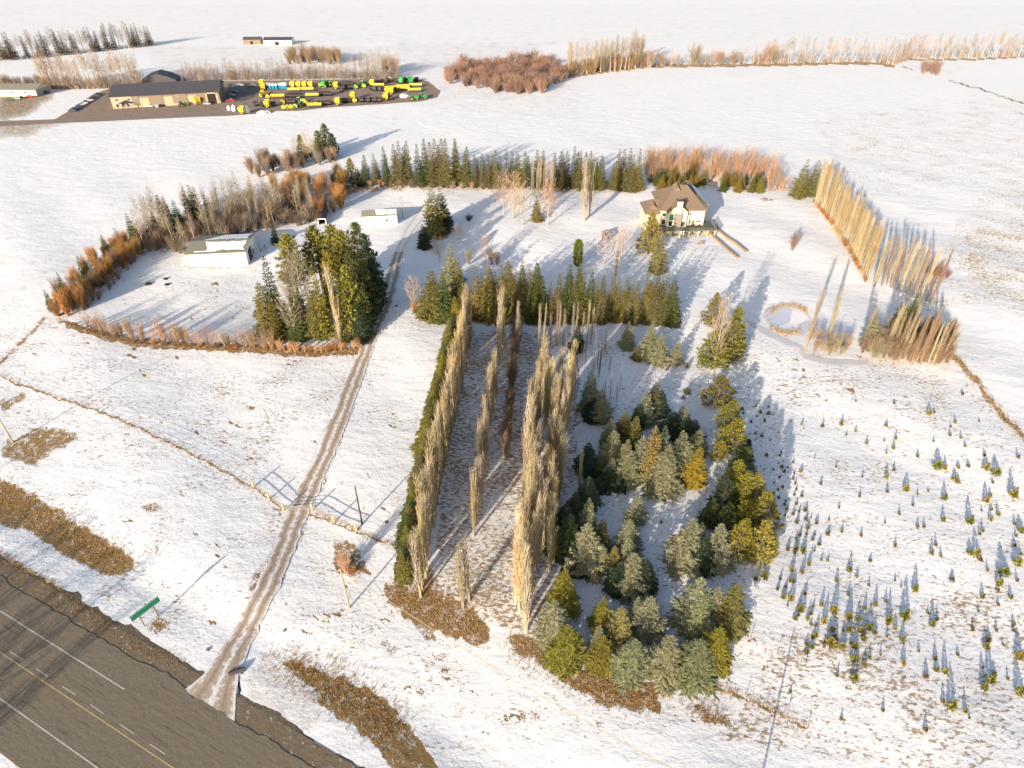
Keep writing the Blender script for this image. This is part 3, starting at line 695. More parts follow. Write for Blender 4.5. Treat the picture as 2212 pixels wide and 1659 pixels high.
# --- corner pines left of the back row and the clump standing out in the field
for (k, x, yb, yt, c, lab) in [('pine',733,404,356,G_DARK,'dark small conifer at the left start of the back row'),('pine',763,404,341,G_PINE,'bright green pine at the left start of the back row'),('spruce',778,404,362,G_DARK,'short dark spruce beside the bright pine in the back row'),
    ('pine',655,346,290,G_PINE,'short olive pine at the left edge of the field clump'),('pine',710,343,266,G_DEEP,'tallest dark conifer of the clump out in the snowy field'),('pine',694,344,281,G_PINE,'olive conifer just left of the tallest one in the field clump'),('pine',724,338,288,G_DEEP,'dark conifer on the right edge of the field clump'),('spruce_wide',716,346,308,G_DARK,'low dark conifer filling the foot of the field clump')]:
    pos, H = by_base(x, yb, yt, .16); plant(k, pos, H, c, 'pine_tree' if 'pine' in k else 'spruce_tree', lab, 'tree', 'conifers at the field corner', 1.25 if k == 'pine' else 1.1)
# --- middle spruce row
L = [(1030,575),(1043,590),(1055,570),(1070,584),(1085,572),(1098,563),(1113,580),(1128,563),(1142,580),(1157,566),(1168,593),(1186,603),(1205,588),(1225,571),(1237,590),(1246,570),(1254,586),(1271,580),(1283,598),(1296,593),(1316,586),(1329,600),(1346,598),(1357,606),(1368,603),(1388,586),(1398,600),(1408,586),(1418,602),(1428,590),(1443,598)]
P = []; Hh = []
for x, y in L:
    yb = 698+U(-5, 4)+(max(0, x-1340)*.07); pos, H = by_base(x, yb, y, .12); P.append(pos); Hh.append(H)
    if R_() < .35: pos2, H2 = by_base(x+U(-7, 7), yb-U(8, 18), y+U(2, 14), .12); P.append(pos2); Hh.append(H2)
row('spruce', P, Hh, [G_ROW, G_OLIVE, G_DEEP, (.19,.14,.04), (.18,.15,.05)], 'spruce_tree', 'mature spruce', 'in the row across the middle', 'tree', 'spruces in the middle windbreak', wid=lambda: U(.75, 1.0))
for (x, yb, yt, c, w, lab) in [(978,640,525,G_BLUE,.9,'tallest spruce left of the middle row with a bluish top'),(994,668,556,G_OLIVE,.8,'olive spruce right of the tallest one at the left end of the middle row'),(940,697,583,G_OLIVE,1.15,'wide skirted spruce at the left corner of the middle row'),(962,700,590,G_DEEP,1.0,'green spruce beside the wide skirted corner spruce'),(1003,700,600,G_DEEP,1.0,'dark spruce at the top of the left hedge'),
    (985,700,640,(.24,.21,.03),1.2,'yellow-green conifer heading the left hedge')]:
    pos, H = by_base(x, yb, yt, .19); plant('spruce_wide', pos, H, c, 'spruce_tree', lab, 'tree', 'spruces at the left end of the middle row', w)
# --- big spruces by the lane, near the lawn
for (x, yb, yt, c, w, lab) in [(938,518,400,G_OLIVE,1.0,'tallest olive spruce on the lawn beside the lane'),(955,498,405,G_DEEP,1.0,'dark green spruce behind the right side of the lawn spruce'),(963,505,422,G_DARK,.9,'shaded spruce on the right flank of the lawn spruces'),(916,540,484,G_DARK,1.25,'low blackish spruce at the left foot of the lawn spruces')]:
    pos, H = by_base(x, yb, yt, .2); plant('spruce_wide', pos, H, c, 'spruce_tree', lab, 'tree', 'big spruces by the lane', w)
# --- central left clump by the lane
for (k, x, yb, yt, c, w, lab) in [('spruce',588,736,607,G_OLIVE,1.1,'leftmost spruce of the clump beside the driveway'),('spruce',610,730,553,G_DEEP,.85,'tall narrow spruce second from left in the driveway clump'),('spruce',604,738,640,G_OLIVE,1.1,'short olive spruce in front on the left of the driveway clump'),('spruce',652,737,613,G_DEEP,1.0,'green spruce in front in the middle of the driveway clump'),('spruce',664,730,622,G_DARK,.8,'dark spruce behind the middle spruce of the driveway clump'),
    ('spruce',690,737,607,G_OLIVE,1.0,'olive spruce left of the pale poplar in the driveway clump'),('spruce',703,734,571,(.23,.19,.03),.7,'yellowish narrow spruce behind the pale poplar in the driveway clump'),('pine',728,690,538,(.26,.22,.03),.85,'bright yellow-green pine in the centre of the driveway clump'),('spruce',753,738,598,G_OLIVE,.9,'olive spruce with a brown top in the driveway clump'),('pine',768,735,571,G_PINE,.9,'tall green pine at the right front of the driveway clump'),('spruce',782,738,650,G_DARK,1.3,'low dark spruce at the lane edge of the driveway clump'),
    ('pine_high',653,680,503,G_PINE,1.3,'high-crowned pine with a bare lower trunk in the driveway clump'),('pine_high',703,650,486,G_PINE,1.5,'round-topped pine behind the left of the driveway clump'),('pine_high',738,650,486,G_PINE,1.35,'high pine behind the middle of the driveway clump'),('pine_high',758,655,495,(.22,.2,.04),1.5,'thin-crowned pine between the high pine and the dark one'),
    ('pine',790,650,478,G_DEEP,.95,'tallest dark pine at the back right of the driveway clump'),('pine',808,665,505,G_DARK,1.05,'dark pine overhanging the lane on the right of the clump'),('pine',815,690,545,G_DARK,.95,'shadowed pine nearest the lane bend'),('pine',800,705,560,G_DEEP,.9,'deep green pine between lane and tall front pine'),('pine',795,725,610,G_DEEP,1.0,'deep green pine low beside the lane edge'),('pine',776,700,540,G_DEEP,.85,'shaded pine inside the driveway clump')]:
    pos, H = by_base(x, yb, yt, .15); plant(k, pos, H, c, 'spruce_tree' if k == 'spruce' else 'pine_tree', lab, 'tree', 'conifer clump beside the driveway', w)
pos, H = by_base(737, 742, 578); plant('poplar', pos, H, T_PALE, 'poplar_tree', 'single pale columnar poplar in front of the driveway clump', 'tree', None, .95)
for (x, yb, yt, lab) in [(662,705,548,'bare brown tree between the pines in the driveway clump'),(648,690,565,'bare grey-brown tree under the high-crowned pine'),(775,640,510,'bare twiggy tree inside the dark pines of the driveway clump'),(640,735,620,'slender bare tree between the front spruces of the driveway clump')]:
    pos, H = by_base(x, yb, yt); plant('yard_tree', pos, H, T_GREY, 'bare_tree', lab, 'tree', 'bare trees in the driveway clump', .6)
# --- cedar, house conifers
pos, H = by_base(1247, 577, 521, .02); plant('cedar', pos, H, (.13,.16,.02), 'cedar_tree', 'single columnar bright green cedar standing on the snowy lawn', 'tree', None, 1.25)
for (k, x, yb, yt, c, w, lab) in [('pine',1399,556,456,G_YEL,1.15,'golden yellow pine beside the left corner of the house'),('spruce_wide',1416,594,490,(.21,.18,.07),.85,'bushy brown-tipped spruce in front of the golden pine'),('pine',1408,520,470,G_YEL,1.2,'smaller golden pine against the house deck')]:
    pos, H = by_base(x, yb, yt, .18); plant(k, pos, H, c, 'pine_tree' if k == 'pine' else 'spruce_tree', lab, 'tree', 'conifers beside the house', w)
pos, H = by_base(1158, 481, 421, .15); plant('spruce_wide', pos, H, G_OLIVE, 'spruce_tree', 'lone olive spruce among the bare lawn trees', 'tree', None, .9)
# --- pines down the right side of the nursery
L = [('pine',1534,715,631,G_OLIVE,1.0),('pine',1571,780,663,G_PINE,1.05),('pine',1531,803,711,G_PINE,1.3),('pine',1568,792,691,G_OLIVE,1.2),('pine',1585,775,700,G_OLIVE,1.0),('pine',1546,885,811,G_OLIVE,1.6),('pine',1568,940,864,G_PINE,1.4),('pine',1575,985,906,G_PINE,1.6),('pine',1548,1000,951,G_YEL,1.2),('pine',1592,1050,966,G_DEEP,1.2),
     ('pine',1573,1090,996,G_PINE,1.2),('pine',1590,1120,1019,G_PINE,1.2),('pine',1613,1115,1022,G_YEL,1.1),('pine',1550,1120,1033,G_DARK,1.2),('pine',1631,1160,1061,G_YEL,1.2),('pine',1600,1150,1080,G_PINE,1.2),('pine',1584,1225,1121,G_PINE,1.0),('pine',1626,1232,1124,G_YEL,1.05),('pine',1652,1215,1153,G_PINE,1.2),('spruce_wide',1527,1140,1076,G_DEEP,1.3),('pine',1560,1165,1090,G_DEEP,1.1),('pine',1604,1010,950,G_DARK,1.0)]
P = []; Hh = []
for k, x, yb, yt, c, w in L: pos, H = by_base(x, yb, yt, .2); P.append(pos); Hh.append(H)
for (k, x, yb, yt, c, w), p, H, l in zip(L, P, Hh, rowlabels(P, 'bushy pine', 'in the column right of the nursery', 'near')):
    plant(k, p, H, c, 'pine_tree', l, 'tree', 'pines down the right side of the nursery', w*1.15)
# --- nursery spruces
B, O, D_, Y = G_BLUE, G_OLIVE, G_DARK, G_YEL
L = [(1352,756,694,B,1.1),(1398,783,694,B,.8),(1374,782,748,O,1.2),(1420,790,721,B,1),(1456,792,731,B,1),(1443,786,770,O,1.2),(1246,766,700,D_,.8),(1270,905,799,B,.85),(1294,918,841,B,1),(1280,915,860,D_,1.2),(1313,975,904,B,1.0),(1318,1010,931,B,1.1),(1343,960,889,O,1.0),(1366,975,899,O,.85),(1347,1030,949,B,1.1),(1353,1058,974,B,1.1),
     (1375,1045,939,B,.8),(1396,1050,921,(.26,.2,.07),.8),(1423,1010,919,B,.8),(1426,1078,961,B,1.05),(1457,1034,931,B,.95),(1500,990,929,B,1.2),(1493,1058,966,(.28,.21,.03),.85),(1389,922,839,B,1),(1407,905,826,(.13,.11,.06),1.0),(1421,905,842,D_,1.1),(1375,930,872,D_,1),(1468,935,874,B,1.1),(1446,955,891,D_,1.3),(1491,965,906,D_,1.1),
     (1475,960,900,D_,1.2),(1316,1050,989,B,.9),(1291,1040,984,(.06,.085,.03),.8),(1266,1030,956,D_,1.2),(1268,1098,1029,(.09,.12,.06),1.1),(1241,1120,1064,(.09,.12,.06),1.1),(1265,1165,1076,B,.9),(1371,1136,1069,B,1.1),(1265,1160,1100,O,1),(1258,1246,1129,B,1.0),(1294,1195,1121,O,.9),(1297,1240,1182,B,1),(1322,1232,1179,(.24,.2,.06),.8),(1351,1190,1121,B,1.1),(1350,1220,1159,B,.9),
     (1356,1293,1197,B,1.15),(1381,1292,1208,D_,1.0),(1394,1290,1240,O,.9),(1330,1290,1222,D_,1.1),(1471,1240,1121,B,1.0),(1500,1200,1129,B,1.0),(1531,1240,1132,B,.9),(1505,1243,1160,D_,1.3),(1214,1340,1229,(.24,.2,.03),.95),(1190,1404,1296,B,1.05),(1220,1447,1351,(.20,.18,.03),1.2),(1294,1370,1290,(.17,.16,.03),1.0),(1287,1420,1351,B,.9),(1293,1458,1374,(.21,.18,.03),1.15),(1331,1403,1313,(.25,.21,.08),1.0),
     (1365,1370,1290,B,.9),(1390,1388,1290,B,1.1),(1357,1472,1383,B,1.3),(1427,1478,1374,B,1.15),(1485,1370,1249,B,.9),(1495,1390,1290,B,1.05),(1492,1478,1386,(.16,.18,.08),1.35),(1560,1382,1263,(.19,.18,.06),1.0),(1528,1360,1269,B,.95),(1531,1452,1357,(.22,.19,.03),1.05),(1225,1215,1110,(.05,.08,.03),1.1),(1215,1180,1090,D_,1.2),(1205,1210,1140,O,1.1),(1240,1240,1170,D_,1.2),(1312,1060,1010,D_,1.3),(1290,1070,1030,D_,1.3),(1335,1065,1020,D_,1.2),(1275,1240,1200,D_,1.3)]
P = []; Hh = []
for x, yb, yt, c, w in L: pos, H = by_base(x, yb, yt, .22); P.append(pos); Hh.append(H)
for (x, yb, yt, c, w), p, H, l in zip(L, P, Hh, rowlabels(P, 'nursery spruce', 'in the planted block', 'near')):
    adj = 'dark green ' if c is D_ else ('frosty ' if c is B else ('golden ' if c[0] > .2 else 'olive '))
    plant('spruce_wide', p, H, c, 'spruce_tree', l.replace('nursery', adj+'nursery'), 'tree', 'spruces of the nursery block', w*1.22)
# --- poplar rows
def poplars(name, lines, nH, where, cols, group, wid=1.0, jit=.5, axis='near', lat=.5):
    P = []; Hh = []
    for pts, n, h0, h1 in lines:
        for p in poly_pts(pts, n, jit): P.append(g(p[0]+U(-lat,lat), p[1])); Hh.append(U(h0, h1))
    row('poplar', P, Hh, cols, 'poplar_tree', nH, where, 'tree', group, axis, wid=lambda: wid*U(.85, 1.2))
poplars('a', [([(903,1300),(925,1200),(943,1095),(965,980),(985,880),(1005,780),(1015,728)], 56, 14, 18.5)], 'columnar poplar', 'in the row beside the dark hedge', [T_TAN, T_PALE, (.42,.33,.17)], 'poplars of the left row', 1.15)
poplars('b', [([(1003,1318),(1012,1290)], 2, 15, 17), ([(1028,1164),(1035,1090)], 4, 13, 16), ([(1041,1040),(1053,960)], 5, 13, 16), ([(1056,930),(1073,860)], 5, 14, 16.5), ([(1078,800),(1088,720)], 5, 15, 17)], 'slim columnar poplar', 'in the gappy second row', [T_TAN, T_PALE], 'poplars of the second row', 1.2)
poplars('c', [([(1127,1368),(1138,1230),(1150,1090),(1162,960),(1172,860)], 50, 15, 19.5), ([(1170,1240),(1185,1120),(1198,1010),(1212,920),(1222,860)], 36, 14, 18.5)], 'pale poplar', 'in the double row left of nursery', [T_TAN, T_PALE, (.48,.38,.22)], 'poplars of the double row', 1.2, lat=1.7)
poplars('d', [([(1112,765),(1128,755)], 2, 14, 16), ([(1158,748),(1285,744)], 11, 10, 14)], 'thin bare poplar', 'just below the middle spruce row', [T_PALE, T_GREY], 'poplars below the middle spruce row', .8, axis='left')
poplars('e', [([(1760,434),(1799,486),(1834,533),(1874,606)], 74, 14, 18.5)], 'pale columnar poplar', 'in the long right-hand row', [(.30,.23,.13), (.34,.26,.15), (.40,.31,.19)], 'poplars of the right row', .9, .7)
poplars('f', [([(1882,620),(1915,618),(1950,630),(2008,655)], 18, 14, 18), ([(1906,753),(1930,765),(1969,783),(1999,787),(2035,785)], 14, 12, 17), ([(1871,748),(1860,745)], 1, 12, 13)], 'columnar poplar', 'in the grove at the right corner', [T_TAN, T_PALE, T_BROWN], 'poplars of the right corner grove', .95, .8, 'left')
for (x, yb, yt, lab) in [(1736,762,633,'left one of the two tall poplars beside the pond'),(1786,742,628,'right one of the two tall poplars beside the pond')]:
    pos, H = by_base(x, yb, yt); plant('poplar', pos, H, T_TAN, 'poplar_tree', lab, 'tree', 'pair of poplars beside the pond', 1.0)
for (x, yb, yt, lab) in [(1262,477,341,'left stem of the bare poplar pair standing alone on the back lawn'),(1274,467,344,'right stem of the bare poplar pair standing alone on the back lawn'),(1330,597,510,'pale narrow poplar on the lawn near the playhouse')]:
    pos, H = by_base(x, yb, yt); plant('poplar', pos, H, T_PALE, 'poplar_tree', lab, 'tree', 'poplars standing on the lawn', 1.35)
poplars('h', [([(1143,425),(1164,427),(1183,432),(1196,436)], 7, 15, 18)], 'pale poplar', 'in front of the back spruce row', [T_PALE, T_TAN], 'poplars in front of the back row', 1.1, .4, 'left')
pos, H = by_base(1250, 1060, 974); plant('poplar', pos, H, T_PALE, 'poplar_tree', 'small pale poplar between the nursery spruces and the double row', 'tree')
# --- hedge spruces on the left flank of the left poplar row
P = poly_pts([(872,1262),(890,1160),(908,1060),(928,960),(948,860),(968,770),(985,718)], 46, .5)
row('spruce', P, [U(6.5, 10) for p in P], [G_OLIVE, G_DEEP, (.20,.18,.03), G_ROW], 'spruce_tree', 'hedge spruce', 'under the left poplar row', 'tree', 'spruces of the hedge under the left poplars', 'near', lambda: U(1.1, 1.5))
# --- left orange hedge with spruces
for (x, y, H, lab) in [(94,626,7,'spruce at the far left tip of the orange hedge'),(122,588,10,'second spruce along the orange hedge'),(165,553,10.5,'spruce rising from the middle of the orange hedge'),(176,556,9.5,'slightly shorter spruce beside the middle hedge spruce'),(190,560,9,'small spruce right of the middle pair in the hedge'),(217,506,10,'spruce high on the orange hedge with a dark tip'),(271,461,13,'dark slim spruce where the orange hedge meets the aspens')]:
    plant('spruce', by_top(x, y, H), H, G_DEEP, 'spruce_tree', lab, 'tree', 'spruces in the orange hedge', .95)
P = scatter_poly([(105,690),(160,692),(232,632),(262,592),(310,545),(300,512),(262,520),(215,560),(160,620),(118,660)], 62, 1.5)
row(['willow','willow','fan'], P, [U(4.2, 7.0) for p in P], [T_ORANGE, (.38,.23,.09), T_RUST, T_BROWN, T_ORANGE], 'willow_shrub', 'orange willow', 'in the hedge round the big white shed lot', 'shrub', 'orange willows of the left hedge', 'left', .8)
P = scatter_poly([(110,690),(165,692),(236,632),(266,594),(316,548),(300,515),(215,570),(130,660)], 60, 1.3)
row(['shrub','airy'], P, [U(2.5, 4.5) for p in P], [T_BROWN, T_GREY, (.30,.19,.10)], 'understorey_shrub', 'brown bush', 'inside the left orange hedge', 'shrub', 'brown bushes in the left hedge', 'left', 1.1)
P = poly_pts([(400,174),(560,172),(700,170),(860,170)], 52, .9)
row('airy', P, [U(5, 9) for p in P], [T_GREY, (.30,.21,.14)], 'undergrowth_shrub', 'twiggy bush', 'behind the machinery yard', 'shrub', 'bushes behind the machinery yard', 'left', 1.6)
P = poly_pts([(95,192),(200,192),(310,188)], 26, .9)
row('airy', P, [U(6, 11) for p in P], [T_GREY, (.33,.24,.17)], 'undergrowth_shrub', 'twiggy bush', 'beyond the car row of the yard', 'shrub', 'bushes left of the dealership', 'left', 1.5)
# --- aspen wood behind the white shed
L = [(337,421,16),(350,429,14),(372,431,14),(392,404,16),(405,399,17),(440,421,14),(325,455,11),(500,450,9),(585,470,10),(412,420,13)]
P = [by_top(x, y, h) for x, y, h in L]
row('spruce', P, [h for x, y, h in L], G_DARK, 'spruce_tree', 'dark spruce', 'rising from the aspen wood behind the white shed', 'tree', 'spruces in the aspen wood', wid=.9)
P = scatter_poly([(290,515),(315,545),(400,548),(480,515),(560,497),(640,487),(690,478),(670,440),(560,440),(470,450),(380,470),(300,490)], 88, 1.9)
row('aspen', P, [U(10, 14.5) for p in P], [T_TAN, T_PALE, T_GREY, (.30,.23,.15)], 'aspen_tree', 'bare aspen', 'in the wood behind the big white shed', 'tree', 'aspens of the wood behind the shed', wid=lambda: U(1.0, 1.3))
P = scatter_poly([(300,520),(320,548),(400,550),(560,500),(640,490),(700,478),(690,455),(560,460),(400,490)], 105, 1.2)
row(['shrub','airy'], P, [U(3.5, 8.0) for p in P], [T_BROWN, T_GREY, (.16,.11,.08)], 'understorey_shrub', 'brown understorey shrub', 'at the foot of the aspen wood', 'shrub', 'understorey shrubs of the aspen wood', 'left', 1.2)
P = scatter_poly([(585,405),(740,390),(760,410),(760,440),(705,478),(640,470),(600,440)], 34, 2.5)
row('willow', P, [U(5, 9) for p in P], [T_ORANGE, (.50,.29,.12), T_RUST, T_BROWN], 'willow_shrub', 'tall orange willow', 'between the aspen wood and the back row', 'shrub', 'orange willows left of the back row', 'left', .9)
P = scatter_poly([(525,385),(560,385),(690,360),(735,345),(720,330),(640,345),(540,360)], 30, 2.5)
row('willow', P, [U(4.5, 8) for p in P], [T_PINK, T_BROWN, T_GREY], 'willow_shrub', 'grey-brown willow', 'below the conifer clump out in the field', 'shrub', 'grey willows at the field corner', 'left', 1.0)
for (x, yb, yt, lab) in [(668,350,285,'bare pale tree standing before the dark field conifers'),(683,352,300,'second bare pale tree before the dark field conifers'),(640,350,300,'small bare tree left of the field conifers')]:
    pos, H = by_base(x, yb, yt); plant('yard_tree', pos, H, T_PALE, 'bare_tree', lab, 'tree', 'bare trees at the field clump', .6)
# --- shrub row along the front of the shed lot
P = poly_pts([(185,705),(230,722),(300,735),(420,744),(560,752),(600,756)], 34, .8)
row(['airy','fan'], P, [U(3.6, 7.0) for p in P], [T_PINK, T_BROWN, (.40,.25,.14)], 'young_ash_tree', 'leafless bushy sapling', 'in the front row of the shed lot', 'shrub', 'bare saplings along the shed lot', 'left', .75)
P = poly_pts([(150,702),(230,727),(300,742),(420,750),(520,757)], 30, .8)
row('shrub', P, [U(.9, 1.7) for p in P], [T_RUST, T_BROWN, (.25,.15,.06)], 'low_shrub', 'low rusty bush', 'under the bare saplings of the shed lot', 'shrub', 'low bushes along the shed lot', 'left', 1.8)
P = poly_pts([(575,756),(640,760),(700,762),(778,752)], 18, .8)
row('fan', P, [U(2.2, 4.0) for p in P], [T_RUST, (.50,.30,.16)], 'low_shrub', 'rusty bush', 'at the foot of the driveway conifer clump', 'shrub', 'rusty bushes below the driveway clump', 'left', 1.0)
# --- lawn shrubs and bare trees
for (k, x, yb, yt, c, w, lab) in [('yard_tree',950,566,512,T_PINK,.9,'pinkish bare bush in front of the lane spruces'),('yard_tree',990,527,484,T_PINK,.9,'rounded bare bush right of the lane spruces'),('yard_tree',1048,566,508,(.36,.24,.2),.75,'reddish bare bush at the right of the lawn bushes'),('fan',1013,571,538,T_GREY,1.0,'small dark bush between the two pinkish lawn bushes'),('fan',1074,571,546,(.2,.14,.12),1.2,'low dark bush at the right end of the lawn bushes'),('fan',1062,571,540,T_PINK,1.2,'pale low bush just left of the low dark bush'),
    ('yard_tree',897,668,600,T_PINK,.8,'pale bare bush beside the lane below the spruces'),('shrub',897,671,651,T_RUST,1.4,'small rusty bush at the foot of the pale lane bush'),('yard_tree',1088,462,374,T_PINK,.75,'round-crowned bare tree at the left of the lawn'),('yard_tree',1107,472,378,(.42,.30,.22),.8,'bare forked tree beside the round-crowned lawn tree'),('yard_tree',1128,486,400,T_PALE,.8,'pale many-stemmed tree leaning over the lawn'),('yard_tree',1183,486,395,(.36,.24,.16),.75,'bushy brown tree beside the lone olive spruce'),
    ('yard_tree',1305,569,502,(.40,.30,.26),1.0,'spreading bare tree in front of the playhouse'),('yard_tree',1340,561,496,(.40,.28,.24),.9,'bare tree right of the playhouse'),('yard_tree',1708,538,505,T_BROWN,.8,'lone brown bush on the snow right of the house'),('fan',1711,541,505,T_BROWN,.9,'thin stems in the lone brown bush right of the house'),
    ('yard_tree',1540,800,646,T_PALE,.35,'slender bare tree among the pines above the nursery'),('fan',775,1130,1128,T_GREY,.5,'tiny weed by the dark utility pole')]:
    pos, H = by_base(x, yb, yt); plant(k, pos, H, c, 'bare_tree' if k == 'yard_tree' else 'bare_shrub', lab, 'tree' if k == 'yard_tree' else 'shrub', None, w)
p = at(1013, 477); t = plant('shrub', p, 2.6, (.06,.05,.06), 'bare_shrub', 'round dark leafless bush alone on the shaded lawn', 'shrub', None, 1.9)
pos, H = by_base(748, 1235, 1160); plant('fan', pos, 6, (.45,.30,.22), 'bare_shrub', 'big fan-shaped bare bush between the driveway and the left poplar row', 'shrub', None, .9)
plant('shrub', at(745,1225), 2.0, T_RUST, 'low_shrub', 'low rusty bush under the fan-shaped bush', 'shrub', None, 1.9); plant('shrub', at(760,1240), 1.7, T_RUST, 'low_shrub', 'smaller rusty bush right under the fan-shaped bush', 'shrub', None, 1.8)
# brown bushes between the poplar rows
P = poly_pts([(1090,1003),(1098,930),(1104,850),(1110,780),(1118,728)], 22, .8)
row(['fan','willow'], P, [U(4, 7.5) for p in P], [T_GREY, (.25,.18,.13), T_BROWN], 'bare_shrub', 'brown bush', 'between two poplar rows', 'shrub', 'brown bushes between the poplar rows', 'near', .8)
# bare slim whips in the nursery
P = scatter_poly([(1222,755),(1300,755),(1345,850),(1330,900),(1235,900)], 44, 1.2)
row('poplar', P, [U(4, 9) for p in P], [T_GREY, T_BROWN, T_PALE], 'whip_tree', 'thin bare whip', 'in the upper left of the nursery block', 'tree', 'bare whips of the nursery', 'left', .45)
P = scatter_poly([(1010,745),(1150,745),(1120,1250),(960,1250)], 40, 2)
row('poplar', P, [U(1.5, 3.5) for p in P], [T_GREY, T_BROWN], 'whip_tree', 'knee-high bare whip', 'scattered between the poplar rows', 'tree', 'bare whips between the poplar rows', 'near', .6)
# --- willows behind the house, low conifers below them
P = scatter_poly([(1385,392),(1400,350),(1500,352),(1600,358),(1680,378),(1702,418),(1640,405),(1540,392)], 92, 1.9)
row(['airy'], P, [U(7, 10.5) for p in P], [T_PINK, (.42,.25,.13), (.36,.26,.20), (.44,.26,.12)], 'willow_tree', 'leafless orange-tipped willow', 'in the belt behind the house', 'tree', 'willows of the belt behind the house', 'left', .75)
P = scatter_poly([(1406,410),(1410,385),(1510,380),(1520,398),(1490,408)], 16, 3.2)+scatter_poly([(1545,414),(1545,395),(1640,398),(1640,416)], 13, 3.2)
row('spruce_wide', P, [U(5.5, 8) for p in P], [G_OLIVE, G_DEEP, (.24,.16,.03), (.20,.18,.03)], 'low_conifer', 'squat olive-orange conifer', 'in the low hedge behind the house', 'tree', 'squat conifers behind the house', 'left', 1.25)
P = scatter_poly([(1650,415),(1655,392),(1700,400),(1705,422)], 8, 2.5)
row('airy', P, [U(5, 7.5) for p in P], [T_PINK, (.42,.26,.12)], 'willow_shrub', 'orange willow', 'just left of the right spruce pair', 'shrub', 'orange willows by the right spruces', 'left', .9)
P = scatter_poly([(1225,405),(1225,392),(1310,395),(1310,408)], 9, 2.5)
row('shrub', P, [U(2.5, 4.5) for p in P], [(.12,.09,.10), T_BROWN], 'bare_shrub', 'dark bare bush', 'under the back spruce row', 'shrub', 'dark bushes under the back row', 'left', 1.2)
P = [at(x, 404+(x-800)*.02) for x in range(800, 1100, 22)]
row('shrub', P, [U(2, 4) for p in P], [T_RUST, T_BROWN, (.45,.3,.18)], 'bare_shrub', 'rusty bush', 'along the foot of the back spruce row', 'shrub', 'rusty bushes under the back row', 'left', 1.1)
# --- right corner grove
for (k, x, yb, yt, c, w, lab) in [('spruce_wide',1925,735,640,G_OLIVE,.9,'spruce with lit ribs on the left of the corner grove'),('spruce_wide',1950,725,634,(.15,.15,.02),.9,'spruce between two poplars in the corner grove'),('spruce_wide',1995,750,672,G_OLIVE,.9,'lower right spruce of the corner grove'),('spruce_wide',1868,755,675,G_BLUE,.8,'bluish thin spruce at the left edge of the corner grove'),('spruce',2030,770,688,G_DEEP,.9,'dark spruce at the right edge of the corner grove')]:
    pos, H = by_base(x, yb, yt, .18); plant(k, pos, H, c, 'spruce_tree', lab, 'tree', 'spruces of the corner grove', w)
P = scatter_poly([(1855,765),(1890,775),(2045,788),(2055,735),(2000,715),(1890,720)], 78, 1.5)
row(['airy','shrub','fan','airy'], P, [U(3.0, 6.5) for p in P], [(.30,.22,.13), T_BROWN, (.24,.18,.12), T_TAN], 'bare_shrub', 'tan bush', 'filling the grove at the right corner', 'shrub', 'bushes of the right corner grove', 'left', .95)
P = scatter_poly([(1745,768),(1830,772),(1840,745),(1750,735)], 16, 2)
row('fan', P, [U(2.5, 5) for p in P], [T_PINK, T_TAN], 'bare_shrub', 'thin pale bush', 'at the foot of the two pond poplars', 'shrub', 'bushes beside the creek', 'left', .9)
P = scatter_poly([(1995,603),(2000,585),(2050,585),(2052,600)], 7, 2)
row('shrub', P, [U(2.5, 3.6) for p in P], [(.22,.11,.09)], 'bare_shrub', 'reddish bush', 'in the small thicket right of the poplar row', 'shrub', 'reddish thicket beyond the right row', 'left', 1.1)
P = poly_pts([(1757,436),(1797,490),(1830,540),(1870,612)], 26, .8)
row('shrub', P, [U(1.2, 2.4) for p in P], [T_RUST, (.45,.3,.14)], 'low_shrub', 'low rusty bush', 'under the right poplar row', 'shrub', 'low bushes under the right poplars', 'near', 1.4)
# --- far thickets and tree lines
P = scatter_poly([(945,175),(1000,140),(1090,135),(1190,135),(1225,170),(1170,205),(1080,205),(1010,190)], 150, 3)
row('shrub', P, [U(5.5, 9.5) for p in P], [(.26,.16,.12), (.22,.14,.11), (.33,.20,.14)], 'thicket_shrub', 'reddish-brown thicket bush', 'in the far thicket above the field', 'shrub', 'bushes of the far thicket', 'left', 1.35)
P = scatter_poly([(1210,165),(1225,150),(1385,132),(1390,150)], 42, 4)
row('aspen', P, [U(17, 23) for p in P], [(.42,.31,.19), T_TAN, T_GREY], 'aspen_tree', 'tall bare aspen', 'in the far grove right of the thicket', 'tree', 'aspens of the far grove', 'left', 1.2)
P = poly_pts([(1390,149),(1420,143),(1470,140),(1560,139),(1700,137)], 20, .9)
row(['aspen','shrub'], P, [U(8, 15) for p in P], [T_PINK, T_GREY], 'aspen_tree', 'small bare aspen', 'in the sparse far line at the top', 'tree', 'aspens of the sparse far line', 'left', 1.2)
P = poly_pts([(1650,138),(1800,135),(1890,134),(1930,141),(1965,128),(2100,126),(2215,122)], 58, .9)
row('aspen', P, [U(14, 20) for p in P], [(.42,.30,.17), T_TAN, T_GREY, T_PINK], 'aspen_tree', 'bare aspen', 'in the far line at the top right', 'tree', 'aspens of the far right line', 'left', 1.3)
P = scatter_poly([(1985,163),(1990,150),(2028,152),(2030,165)], 7, 4)
row('shrub', P, [U(6, 8) for p in P], [(.26,.17,.13)], 'thicket_shrub', 'brown bush', 'in the lone clump on the far right field', 'shrub', 'bushes of the lone far clump', 'left', 1.2)
P = poly_pts([(95,190),(200,190),(310,186)], 34, .9)
row('aspen', P, [U(17, 25) for p in P], [T_PINK, T_PALE, (.45,.34,.24)], 'aspen_tree', 'tall bare aspen', 'behind the car park of the machinery yard', 'tree', 'aspens left of the dealership', 'left', 1.2)
P = poly_pts([(400,172),(560,170),(700,168),(860,168)], 64, .9)
